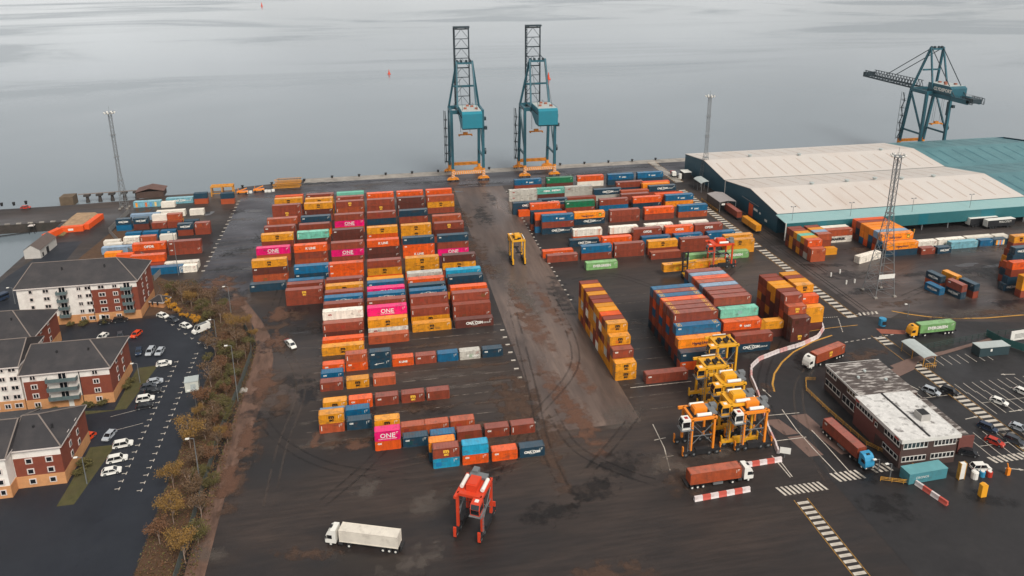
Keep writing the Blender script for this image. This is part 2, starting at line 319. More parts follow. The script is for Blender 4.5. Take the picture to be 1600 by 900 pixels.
def put_marks(e, L_, marks, col):
    l, h = LEN[L_], hgt(L_); mid = l/2; y = -.015
    def t(txt, size, mt, x=mid, z=h*.52, sy=1., bold=.03, nm='lettering'):
        o = link(nm, text_mesh(txt, size, mt, sy, bold), e); o.location = (x, y, z); return o
    for k in marks:
        if k == 'M':
            mt = YELL if col in 'bdr' else BLACK
            t('m', 1.75, mt, z=h*.70, bold=.1, sy=.8, nm='emblem'); t('sc', 1.25, mt, z=h*.36, bold=.08, sy=.8, nm='emblem')
        elif k == 'O': t('ONE', 1.95 if L_ > 20 else 1.7, WHITE, bold=.02); t('OCEAN NETWORK EXPRESS', .34, WHITE, z=h*.2, bold=.01)
        elif k == 'K': t('K LINE', 1.25 if L_ > 20 else .8, WHITE, bold=.05)
        elif k == 'P': t('OPDR', 1.35, WHITE, bold=.06)
        elif k == 'E': t('EVERGREEN', 1.3, WHITE, bold=.06)
        elif k == 'C':
            s_ = 1 if L_ > 20 else .72
            t('CMA CGM', 1.15*s_, WHITE, bold=.06); o = link('emblem', swoosh_mesh(), e); o.location = (mid, y, h*.52); o.scale = (1.5*s_, 1, 1.15*s_)
            if L_ > 20: t('GROUP', .7, WHITE, x=mid+4.0, z=h*.48, bold=.01)
        elif k == 'H': t('Hapag-Lloyd', 1.05, mat_nav, x=mid-1.0, z=h*.42, bold=.03); o = link('emblem', leaf_mesh(), e); o.location = (l-2.2, y, h*.5)
        elif k == 'G': t('Hapag-Lloyd', 1.05, mat_nav, z=h*.45, bold=.03)
        elif k == 'S': o = link('marking_strip', strip_mesh(), e)
        elif k == 'T': t('CAI', .55, WHITE, x=1.1, z=h*.72, bold=.05)
        elif k == 'U': t('UASC', .85, WHITE, x=mid+1.6, z=h*.4, bold=.05); o = link('emblem', star_mesh(), e); o.location = (mid-.6, y, h*.5)
        elif k == 'D': t('CHINA', 1.0, WHITE, x=mid-2, bold=.08); t('SHIPPING', 1.0, WHITE, x=mid+2.6, z=h*.56, bold=.08)
        elif k == 'R': t('ACL', .6, REDL, x=2.2, z=h*.62, bold=.05)
        elif k == 'A': t('MAERSK', 1.7, BLACK, bold=.1, sy=.85)
        elif k == 'J':
            for x in (.9, 1.5, l-1.1, l-1.7):
                o = link('lashing_bar', shared('lash', lambda: MB().box(-.06,.06,-.03,0,.15,H40-.1).mesh('lashing_bar', mat('orange_bar_paint', lin((214,110,40)),.5,.1,1.))), e); o.location = (x, 0, 0)
        elif k == 'Q':
            for x in (.7, l-1.9):
                o = link('roof_marking', shared('rmk', lambda: MB().box(0,.12,.25,2.2,0,.012).box(1.1,1.2,.25,2.2,0,.012).box(.12,1.1,.3,.42,0,.012).box(.12,1.1,2.0,2.12,0,.012).box(.4,.8,.9,1.5,0,.012).mesh('roof_marking', YELL)), e); o.location = (x, 0, h-.015)
        elif k == 'W': t('HSAC', .8, WHITE, z=h*.55, bold=.02)
        elif k == 'I':
            o = link('emblem', shared('arrow', lambda: MB().add([(-1.1,0,-.15),(-.3,0,.25),(-.3,0,-.35)],[(0,1,2)]).add([(-.4,0,-.08),(1.7,0,.12),(1.7,0,.22),(-.4,0,.1)],[(0,1,2,3)]).mesh('emblem', WHITE)), e); o.location = (l/2-.6, y, h*.55)
        elif k == 'Z':
            for i, cc in enumerate(((232,150,40),(120,170,190),(214,110,50),(90,150,200),(230,190,120))):
                o = link('painted_panel', shared(('pp', i), lambda cc=cc: MB().box(-.45,.45,-.02,0,.25,2.3).mesh('painted_panel', mat('mural_paint', lin(cc),.6,.2,.8))), e); o.location = (1.4+i*(l-2.6)/4.6, 0, 0)
mat_nav = mat('navy_lettering_paint', lin((60,40,70)), .5, .05, 1.)
NCONT = 0
DEMOTE = {1,3,46,72,84,100,101,136,142,154,162,164,166,168,170,172,176,178,179,180,181,183,185,186,188,191,192,193,195,212,213,214,215,216,223,226,228,230,235,243,247,250,256,257,258,259,260,261,262,263,264,267,269,271,272,273,274,275,277,279,282,283,284,286,290,292,296,297,298,299,300,301,302,303,304,305,306,307,308,309,310,311,312,313,314,315,317,322,325,327,329,331,333,335,337,354,356,357,358,359,360,361,362,363,364,365,366,368,373,374,375,379,380,381,382,383,384,385,388,389,390,391,393,394,397,398,399,400,401,402,412,415,416,419,423,425,426,427,428,430,431,434,435,437,438,439,440,442,443,450}      # the smallest in view: joined into one object below
def container(x, y, z, L_, col, marks='', label='', group=None, rz=0, door=None, fade=1.0):
    "front-left-bottom corner at x, y, z (its own frame turned by rz about that corner)"
    global NCONT; NCONT += 1
    if NCONT in DEMOTE: mass(x, y, z, L_, col, rz); return None
    e = thing('shipping_container', label, 'shipping container', (x, y, z), rz, group); e['seq'] = NCONT
    rnd = random.Random(hash((round(x,1), round(y,1), round(z,1)))); k = fade*rnd.uniform(.88, 1.12)
    base = tuple(min(1, v*k) for v in PALL[col]); roofc = tuple(min(1, v*1.12+.045) for v in base)   # faded roof paint, with the sky's pale sheen mixed into its colour
    link('body', shared(('body', L_), lambda: body_mb(L_).mesh('body', [PAINT, CAST])), e, color=base)
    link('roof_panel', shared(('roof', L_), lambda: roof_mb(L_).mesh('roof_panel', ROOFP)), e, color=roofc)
    dm = shared(('door', L_), lambda: door_mb(L_).mesh('door', [PLAIN, STEELG]))
    left = (rnd.random() < .6) if door is None else door == 'l'
    for s_ in (0, 1):
        o = link('door', dm, e, color=base)
        if left: o.location = (0, .18+s_*1.06, 0)
        else: o.location = (LEN[L_], .18+s_*1.06+1.02, 0); o.rotation_euler = (0, 0, math.pi)
    if rnd.random() < .75:                                           # small panels of codes by the right-hand end
        o = link('code_marking', shared(('cm', col in 'wgm'), lambda: MB().box(-.1,-.02,-.012,0,-.8,0).box(.2,.7,-.012,0,-.06,.05).box(.2,.55,-.012,0,-.34,-.26).mesh('code_marking', REDL if col in 'wgm' else WHITE)), e); o.location = (LEN[L_]-1.2, 0, hgt(L_)-.45)
    if rnd.random() < .3:
        o = link('repair_patch', shared('rp', lambda: MB().box(0,1.3,-.008,.06,0,1.1).mesh('repair_patch', PLAIN)), e, color=tuple(v*rnd.uniform(.6,1.25) for v in base)); o.location = (rnd.uniform(.6, LEN[L_]-2.6), .045, rnd.uniform(.3, 1.1))
    put_marks(e, L_, marks, col)
    return e
MASS = []                                                            # containers hidden or too small to single out
def mass(x, y, z, L_, col, rz=0): MASS.append((x, y, z, L_, col, rz))
ORD = ['', 'first', 'second', 'third', 'fourth', 'fifth', 'sixth', 'seventh', 'eighth', 'ninth', 'tenth', 'eleventh', 'twelfth', 'thirteenth', 'fourteenth', 'fifteenth', 'sixteenth', 'seventeenth', 'eighteenth', 'nineteenth', 'twentieth', 'twenty-first', 'twenty-second', 'twenty-third', 'twenty-fourth', 'twenty-fifth']+['%s-%s' % (a_, b_) for a_ in ('thirty','forty') for b_ in ('first','second','third','fourth','fifth','sixth','seventh','eighth','ninth')]
TIER = ['top tier', 'second tier down', 'third tier down', 'fourth tier down']
TIERN = {1: [''], 2: ['top tier, ', 'bottom tier, '], 3: ['top tier, ', 'middle tier, ', 'bottom tier, ']}
WIN = dict(G=(390,285,9.376),H=(560,285,9.376),I=(390,370,9.376),J=(480,410,9.376),K=(620,370,9.376),L=(620,440,9.376),M=(490,490,9.376),N=(480,530,6.154),O=(480,640,4.103),F=(600,450,7.26),
    Ra=(785,262,10.667),Rb=(910,262,10.667),Rc=(1020,262,10.667),Rd=(820,330,10.667),Re=(930,340,10.667),Rf=(1040,350,10.667),Q=(960,250,7.26),Xc=(1420,320,8.889),Ya=(150,280,8.),Yb=(150,340,8.))
def stacks(block, gname, table, cols=None, L0=40, label_block=None):
    ent = []
    for ln in table.strip().splitlines():
        for it in ln.split(';'):
            t = it.split()
            if not t: continue
            ox, oy, s = WIN[t[0]]; n_ = int(t[3]); L_ = int(t[5]) if len(t) > 5 else L0
            P = at(ox+float(t[1])/s, oy+float(t[2])/s, n_*hgt(L_)); x, y = P.x, P.y
            if cols:
                c_ = min(cols, key=lambda v: abs(v-x))
                if abs(c_-x) < 1.7: x = c_
            ent.append([x, y, n_, L_, t[4].split('/')])
    ent.sort(key=lambda e_: -e_[1]); rows = []
    for e_ in ent:
        if rows and abs(rows[-1][0][1]-e_[1]) < 1.9 and not any(abs(o[0]-e_[0]) < min(LEN[o[3]], LEN[e_[3]])-.8 for o in rows[-1]): rows[-1].append(e_)
        else: rows.append([e_])
    prev = None
    for ri, row in enumerate(rows):
        my = sum(e_[1] for e_ in row)/len(row)
        if prev is not None: my = min(my, prev-2.6)
        prev = my; row.sort(key=lambda e_: e_[0])
        for ci, (x, y, n_, L_, toks) in enumerate(row):
            hh = hgt(L_)
            for k in range(n_):
                z = (n_-1-k)*hh
                if k < len(toks) and toks[k] != '.':
                    tk = toks[k]; lab = '%s container%s, %s%s from left, %s row from quay, %s' % (NAME[tk[0]], MARKW.get(tk[1:2], '').replace(' with', ',').replace('large ', '').replace('small ', ''), TIERN[n_][k], ORD[ci+1], ORD[ri+1], block)
                    container(x, my, z, L_, tk[0], tk[1:], lab, gname)
                else:
                    mass(x, my, z, L_, random.choice('bbrydo'))
    return rows
COLS = [-46.4,-32.8,-19.2,-5.7,7.8,21.2]
LEFT = '''
G 392 210 3 o;G 373 243 3 yM;G 360 348 3 b/bM;G 250 545 3 rS;G 248 658 3 bT;G 190 775 3 yM/b;I 148 188 3 pO/r;I 80 355 3 yM/dT/r;I 65 695 1 nT
G 830 195 3 bT;G 828 240 3 yM;G 815 318 3 yM/dS;G 750 510 3 nT;G 745 635 3 b;G 710 745 3 mS/d;I 672 135 3 oK/b/r;I 645 450 3 BT/nT;I 612 652 2 BT;I 550 705 2 b;I 555 775 2 bM/b
G 1285 155 3 m;G 1280 208 3 bT;G 1270 285 3 bM/rS;G 1225 480 3 b/pO;G 1230 700 3 dT/d;I 1200 95 3 b/pO/b;I 1190 405 3 oT/oT;I 1160 640 3 b;J 300 350 3 yM;J 295 440 3 b;J 295 530 3 BC;J 283 615 3 b;J 265 710 3 wR;J 255 800 2 yM;M 130 150 2 bS/dS;M 165 405 1 o;M 140 505 1 yM
H 120 170 3 oT;H 122 265 3 b/bM;H 122 450 3 b/n;H 128 670 3 yM/oT;H 128 850 3 oK/dT/d;D 0 0 0 x
H 562 150 3 oT;H 560 235 3 dT/dS;H 590 430 3 n/b;H 625 645 3 yM/yM;H 640 825 3 nT/oT/oK;K 105 330 3 yM/yM;K 135 560 3 g;K 130 640 3 oT;K 150 740 3 n;K 160 810 3 BC;L 205 240 3 bS;L 195 405 2 bS/yM;L 170 630 1 yM
H 985 120 3 oT;H 988 205 3 rS/yM/b;H 1055 495 3 r;H 1110 600 3 bM;H 1150 785 3 nT/b/pO;K 625 290 3 dS/yM;K 685 505 3 c;K 700 590 3 nT;K 740 750 3 o;K 785 845 3 bS;L 835 345 2 bS/bS;L 845 575 1 dC
J 5 5 0 x'''
LEFT = LEFT.replace(';D 0 0 0 x', ';J 892 -17 3 b/yM/o;J 875 240 3 y;J 880 310 3 BT;J 885 395 3 pO;J 890 475 3 BC;J 930 560 3 bT;J 890 655 3 pO;J 900 745 2 wR;J 860 840 2 yM/wR;M 810 330 1 r').replace('\nJ 5 5 0 x', '')
FRONT = '''
N 145 262 1 oT 20;N 365 155 2 rS/oT 20;N 592 130 2 nT/nI 20;N 818 185 1 oK 20;N 1040 175 1 bT 20;F 605 745 1 B 20;F 860 735 1 gU 20;F 1115 700 1 nT 20
N 130 335 1 BT 20;N 120 432 1 bS 20;N 375 395 1 yM 20;N 632 375 1 rS 20
N 148 618 1 yM 20;N 398 590 1 oT 20;N 652 560 1 bT 20;N 905 535 1 bM 20;N 1148 510 1 bS 20
N 120 708 1 l 20;N 365 695 1 B 20;N 105 745 2 yM/rS 20;N 380 785 1 nT 20
O 430 75 2 yM/b 20;O 600 120 1 r 20;O 750 95 1 r 20;O 918 78 1 r 20
O 430 155 2 pO/oT 20;O 613 192 1 nT 20;O 790 168 1 BC 20;O 962 152 1 b 20;O 1138 120 1 bT 20;O 1303 95 1 bS 20
O 780 215 2 h/n 20;O 805 258 2 bM/c 20;O 992 225 2 c/oT 20;O 1182 262 1 oT 20;O 1360 247 1 nC 20'''
RIGHT = '''
Ra 195 210 2 BU/b;Ra 745 185 2 GT/d;Ra 1265 148 2 oT/w;Rb 435 115 2 BU/n;Rb 915 95 2 BU/n
Ra 100 365 2 gR/gR;Ra 560 338 2 sD/dT;Ra 1020 305 2 gR/gR;Rb 565 250 2 bT/n;Rb 985 225 2 o
Rb 990 262 2 h/y;Rb 1110 312 2 nC;Rb 200 375 2 nC/g;Rb 650 395 2 r
Ra 165 575 2 nC/n;Ra 610 545 2 nC;Ra 1075 500 2 b;Rb 655 455 2 b;Rb 1200 425 2 oT
Ra 475 612 2 oT/n;Ra 1060 580 2 GT/b;Rb 275 550 2 bT/B;Rb 830 500 2 oT/n;Rc 210 468 2 BU/h
Ra 345 655 1 oT 20
Ra 270 722 1 oT 20
Rd 105 15 3 n/n;Rd 175 55 3 o/d/B;Rd 250 80 3 BU/b/nC;Rd 885 35 2 hH/nC;Rb 480 725 2 bS/bS;Rb 1060 675 2 oT/b;Rc 415 640 2 BU/r'''
RIGHTB = '''
Rd 810 320 2 wJ;Re 260 185 2 wJ;Q 345 735 2 w;Q 755 710 2 w
Re 640 205 2 bP/b;Re 1160 150 2 oP/b;Rf 505 30 2 bP/b
Rd 755 495 1 nC;Re 125 345 2 oT/o;Re 775 325 1 B;Re 1310 280 1 BC;Rf 680 130 1 BT
Rd 300 675 1 oK;Rd 945 595 2 BT/b;Re 330 455 2 bS/bS;Re 880 400 2 yM/b;Rf 245 250 2 bT/b;Rf 980 200 2 y/y
Rd 385 770 1 b;Rf 1000 275 2 yM/yM;Re 940 600 1 bT
Rd 1035 885 1 eE;Rf 365 520 1 eS;Rf 900 480 1 eE'''
YARDW = '''
Ya 465 285 1 tZ 40;Ya 870 245 1 tC 40;Ya 810 290 1 w 20;Ya 1215 185 2 nC/rS 20;Ya 1550 185 2 nC/r 20
Ya 430 445 1 l 40;Ya 755 400 1 w 40;Ya 1160 395 1 w 20
Ya 255 490 2 nC/B 20;Ya 470 480 2 nC/dS 20;Ya 690 460 2 wR 20;Ya 885 440 2 r 20
Ya 700 540 1 b 20;Ya 900 520 1 bS 20;Ya 1105 510 1 n 20
Ya 1015 560 2 nC/bS 20;Ya 1225 555 2 bS/bS 20
Ya 360 685 1 B 20;Ya 580 665 1 B 20;Ya 800 655 1 B 20
Ya 100 770 1 w 20;Ya 330 745 1 w 20;Ya 555 715 1 rS 20;Ya 790 710 1 w 20
Ya 120 820 1 w 20;Ya 450 815 2 oP 40;Ya 890 795 2 bT/bT 40
Ya 60 865 1 l 40
Yb 100 450 1 h 20;Yb 270 445 1 o 20;Yb 420 490 2 o 40
Yb 660 590 1 b 20;Yb 850 575 1 w 40
Yb 640 638 1 B 40;Yb 1040 612 1 wT 20'''
stacks('west block', 'shipping containers of the big west block', LEFT, COLS)
stacks('near rows', 'single twenty-foot containers of the near west rows', FRONT, None, 20)
stacks('east block', 'shipping containers of the east quay block', RIGHT, [50.6,66.3,82.6,98.6,114.6,130.4], 45)
stacks('middle block', 'shipping containers of the east middle block', RIGHTB, None, 40)
stacks('far yard', 'shipping containers of the far west yard', YARDW, None, 20)
def rows_block(block, gname, X0, L_, ys, tops, tiers, ends=None, indiv_ends=0, step=None, h=None):
    "rows standing side by side; tops = colour and marks of each top container, back to front"
    hh = hgt(L_)
    for i, (y, tk) in enumerate(zip(ys, tops)):
        container(X0, y, (tiers-1)*hh, L_, tk[0], tk[1:], '%s container, top tier, %s row from the front, %s' % (NAME[tk[0]], ORD[len(ys)-i+(step or 0)], block), gname, door='l')
        for k in range(tiers-1):
            c_ = (ends[(i*5+k*3) % len(ends)] if ends else 'b')
            if k >= tiers-1-indiv_ends: container(X0, y, k*hh, L_, c_, '', '%s container, %s, %s row from the front, %s' % (NAME[c_], TIER[tiers-1-k], ORD[len(ys)-i+(step or 0)], block), gname, door='l')
            else: mass(X0, y, k*hh, L_, c_)
def steps(block, gname, items, label_extra=''):
    for j, (x, y, z, L_, tk) in enumerate(items):
        container(x, y, z, L_, tk[0], tk[1:], '%s container%s, stepped front of %s, tier %s above ground' % (NAME[tk[0]], MARKW.get(tk[1:2], ''), block, ORD[1+int(round(z/hgt(L_)))]), gname, door='l')
# stepped stack of twenty-foot containers beside the aisle
G1 = 'twenty-foot containers of the stepped aisle stack'
ys = [182.9+2.74*i for i in range(11)][::-1]
rows_block('narrow aisle stack', G1, 61.2, 20, ys, ['b','y','b','y','b','b','y','y','o','b','yM'], 5, 'yybydbywybrgyb', 1, step=3)
for (y, n_) in ((180.1,4),(177.3,3),(174.5,2)):
    for k in range(n_-1):
        if not (n_ == 2 and k == 0): mass(61.2, y, k*H20, 20, 'ybry'[(k+n_) % 4])
steps('aisle stack', G1, [(61.2,180.1,3*H20,20,'yM'),(61.2,177.3,2*H20,20,'bT'),(61.2,174.5,H20,20,'yM'),(61.2,174.5,0,20,'yM')])
container(67.6, 188.6, 0, 40, 'b', 'S', 'red-brown container with its top just showing behind the narrow aisle stack', G1, rz=R(90)+.12)
container(69.0, 171.4, 0, 40, 'b', 'T', 'single red-brown forty-foot container lying alone on the ground beside the yellow machines', None, door='l')
# dense pair of stacks, five high
G2 = 'forty-foot containers of the dense five-high stacks'
rows_block('left dense stack', G2, 81.4, 45, [200.5,197.8,195.1,192.3,189.5,186.7,183.9], ['B','bQ','BTQ','oQ','bQ','bQ','bSQ'], 5, 'nBrbodbnrb', 1, step=3)
mass(81.2,181.2,0,45,'b'); mass(81.2,181.2,H40,45,'b'); mass(81.2,181.2,2*H40,45,'b'); mass(81,178.6,0,45,'n'); mass(81,178.6,H40,45,'b')
steps('left dense stack', G2, [(81.2,181.2,3*H40,45,'BTQ'),(81,178.6,2*H40,45,'hG'),(80.8,176.0,H40,45,'nT'),(80.8,176.0,0,45,'oT')])
rows_block('right dense stack', G2, 97.2, 40, [210.6,207.8,205.1,202.4,199.6,196.8,194.0,191.2], ['b','l','o','r','l','b','b','b'], 5, 'bonBrb', 0, step=3)
mass(98,188.5,0,40,'b'); mass(98,188.5,H40,40,'b'); mass(98,188.5,2*H40,40,'r'); mass(98,185.8,0,40,'b'); mass(98,185.8,H40,40,'b')
steps('right dense stack', G2, [(98.3,188.5,3*H40,40,'m'),(98.2,185.8,2*H40,40,'oU'),(100.2,182.2,H40,40,'b'),(99.6,182.2,0,40,'nC')])
container(107.6, 189.0, H40, 20, 'y', 'M', 'yellow twenty-foot container with black emblem on dark brown one behind orange-red container', G2)
container(113.7, 189.0, H40, 20, 'y', '', 'plain yellow twenty-foot container right of the one with black emblem', G2)
container(107.5, 189.0, 0, 40, 'd', '', 'dark brown forty-foot container under the two yellow ones near the striped barrier', G2)
G3 = 'twenty-foot containers of the two stacks near the barrier'
rows_block('left barrier stack', G3, 119.9, 20, [203.8,201.1,198.4,195.7,193.0,190.2], ['b','b','y','y','b','bS'], 5, 'dbyrdbydbrd', 1, step=2)
for z in (0,1,2): mass(119.9,187.6,z*H20,20,'d')
steps('left barrier stack', G3, [(119.9,187.6,3*H20,20,'rM'),(120.0,185.0,2*H20,20,'d'),(120.0,185.0,H20,20,'dS'),(120.0,185.0,0,20,'dM')])
rows_block('right barrier stack', G3, 127.2, 20, [204.2,201.5,198.8,196.1], ['y','b','y','yM'], 5, 'dbyr', 0, step=2)
for z in (0,1,2): mass(127.4,193.4,z*H20,20,'b')
steps('right barrier stack', G3, [(127.6,193.4,3*H20,20,'oT'),(128.0,190.7,2*H20,20,'y'),(128.0,190.7,H20,20,'yM'),(128.0,190.7,0,20,'d')])
# eastern yard
G4 = 'containers stacked in front of the shed canopy'
for i, (y, t_) in enumerate(zip((255.4,252.8,250.2,247.6,245.0,242.4), ('b','b','y','m','y','oT'))):
    container(160, y, 2*H20, 20, t_[0], t_[1:], '%s container, top tier, %s row from the back, small stack by canopy post' % (NAME[t_[0]], ORD[i+1]), G4, door='l')
    for k in (0, 1): mass(160, y, k*H20, 20, 'bdyydbyrbdgb'[i*2+k])
steps('stack by canopy post', G4, [(160.2,239.8,H20,20,'rS'),(160.2,239.8,0,20,'r')])
for i, (y, t_) in enumerate(zip((255.4,252.8,250.2,247.6), ('b','y','l','r'))):
    container(167.4, y, 2*H20, 20, t_[0], t_[1:], '%s container, top tier, %s row from the back, middle stack facing canopy' % (NAME[t_[0]], ORD[i+1]), G4)
    for k in (0, 1): mass(167.4, y, k*H20, 20, 'bryd'[(i+k) % 4])
container(168.6, 244.9, 0, 20, 'y', '', 'yellow container alone at ground level beside rust-brown stack by the canopy', G4)
container(176.6, 259.2, 2.75, 40, 'w', '', 'white container behind the rust-brown one in front of the canopy', G4); mass(176.6,259.2,0,40,'w')
container(176.6, 256.3, 2.75, 40, 'r', '', 'rust-brown container resting on white one with large black lettering', G4)
container(176.6, 256.3, 0, 40, 'w', 'A', 'white container with large black lettering under rust-brown one', G4)
G5 = 'containers of the bright orange stack'
for i, (y, t_) in enumerate(zip((258.0,255.3,252.6,249.8,247.1,244.4,241.6), ('o','b','h','h','h','l','hH'))):
    container(191, y, 2*H40, 45, t_[0], t_[1:], '%s container, top tier, %s row from the back, bright orange stack beyond lattice mast' % (NAME[t_[0]], ORD[i+1]), G5, door='l')
    for k in (0, 1): mass(191, y, k*H40, 45, 'bodnBhohnBobnB'[i*2+k])
steps('bright orange stack', G5, [(191.4,238.8,H40,45,'hG'),(191.4,238.8,0,45,'n')])
container(177.3, 234.6, 0, 40, 'w', 'S', 'white container standing askew on its own beside the lattice mast', None, rz=R(17), door='l')
G6 = 'containers in the long line across the eastern yard'
for x, y, L_, t_, lab in ((206.4,238,20,'bT','red-brown container at west end of long line in eastern yard'), (213.2,237.6,20,'nC','navy container with white lettering, second in long eastern line'),
    (222,241,40,'t','pale teal container in middle of long line in eastern yard'), (235.2,241,20,'B','blue container right of pale teal one in long line'), (236.0+5.5,240.9,20,'nZ','dark container with painted panels in long eastern line'), (248.2,239.2,20,'nC','navy container with lettering at east end of long line'),
    (206.2,244.2,40,'w','white-topped container behind west end of long eastern line'), (219,244.4,40,'w','white-topped container behind middle of long eastern line'), (232,244.4,40,'w','white-topped container behind right part of long line'), (245,244.4,20,'w','white-topped container behind east end of long line')):
    container(x, y, 0, L_, t_[0], t_[1:], lab, G6)
G7 = 'small group of containers in marked bays'
for x, y, z, t_, lab in ((186.2,210.7,0,'BC','blue container on ground at near left of small group, white lettering'), (189.0,214.2,H20,'nC','navy container with white lettering, on rust-brown one in small group'), (189.0,214.2,0,'r','rust-brown container under the navy lettered one in small group'),
    (191.0,206.6,H20,'bT','red-brown container stacked on navy one at front of small group'), (191.0,206.6,0,'nC','navy container with white lettering beneath red-brown one in small group'),
    (195.6,206.4,H20,'n','plain navy container on red-brown one at right of small group'), (195.6,206.4,0,'b','red-brown container with rusty doors at right of small group'), (194.6,213.4,H20,'y','yellow container at back of small group in marked bays'), (194.6,213.4,0,'b','red-brown container under yellow one at back of small group')):
    container(x, y, z, 20, t_[0], t_[1:], lab, G7, rz=R(-81), door='r')
G8 = 'containers of the tall stack at the right edge'
for x, y, z, t_, lab in ((213,198,2*H20,'y','yellow container, third tier, nearest stack at right edge'), (213,198,H20,'yT','yellow container, second tier, nearest stack at right edge'), (213,198,0,'b','red-brown container at ground, nearest stack at right edge'),
    (213.4,203.6,3*H20,'o','orange-red container, top tier, second stack at right edge'),(213.4,203.6,2*H20,'b','red-brown container, third tier, second stack at right edge'),(212.6,203.6,H20,'nC','navy container with lettering, second tier, second stack at right edge'),(211.6,203.6,0,'nC','navy container with lettering at ground, second stack at right edge'),
    (219.5,209.6,4*H20,'nC','navy container with lettering, top tier, third stack at right edge'),(219.0,209.6,3*H20,'nC','navy container with lettering, fourth tier, third stack at right edge'),(217.5,209.6,2*H20,'rT','rust-brown container, third tier, third stack at right edge'),
    (228.4,219.4,4*H20,'yM','yellow container with emblem, top of farthest stack at right edge'),(228.2,219.4,3*H20,'b','red-brown container, fourth tier, farthest stack at right edge'),(227.4,219.4,2*H20,'bS','red-brown container with strip, third tier, farthest right-edge stack'),(226.8,219.4,H20,'y','yellow container, second tier, farthest stack at right edge'),(226.4,219.4,0,'r','rust-brown container at ground, farthest stack at right edge')):
    container(x, y, z, 20, t_[0], t_[1:], lab, G8, door='l')
for x, y, z, c_ in ((217,209.6,0,'b'),(217,209.6,H20,'n'),(225,214.5,0,'b'),(225,214.5,H20,'y'),(225,214.5,2*H20,'b'),(219.6,198,0,'n'),(219.6,198,H20,'b'),(219.9,203.6,0,'b'),(219.9,203.6,H20,'d'),(219.9,203.6,2*H20,'y')): mass(x, y, z, 20, c_)
def build_mass():
    import numpy as np
    tmpl = {}
    for L_ in LEN:
        b_ = body_mb(L_)
        d_ = door_mb(L_)
        for s_ in (0, 1): b_.add([(x, y+.18+s_*1.06, z) for x, y, z in d_.v], d_.f)
        tmpl[L_] = b_
    V, Fc, Col = [], [], []
    for x, y, z, L_, c_, rz in MASS:
        k = random.uniform(.85, 1.1); col = [v*k for v in PALL[c_]]+[1]
        t_ = tmpl[L_]; o = len(V)
        cr, sr = math.cos(rz), math.sin(rz); V += [(a*cr-b*sr+x, a*sr+b*cr+y, c+z) for a, b, c in t_.v]; Fc += [tuple(i+o for i in f) for f in t_.f]; Col += [col]*len(t_.v)
    me = bpy.data.meshes.new('container_mass'); me.from_pydata(V, [], Fc); me.materials.append(MASSP)
    a = me.color_attributes.new('Col', 'FLOAT_COLOR', 'POINT'); a.data.foreach_set('color', [v for c_ in Col for v in c_])
    o = link('lower_container_tiers', me, None, 'stuff')
    tag(o, 'lower tiers of stacked shipping containers seen mostly by their ends', 'shipping containers')
print('containers', NCONT, 'mass', len(MASS))
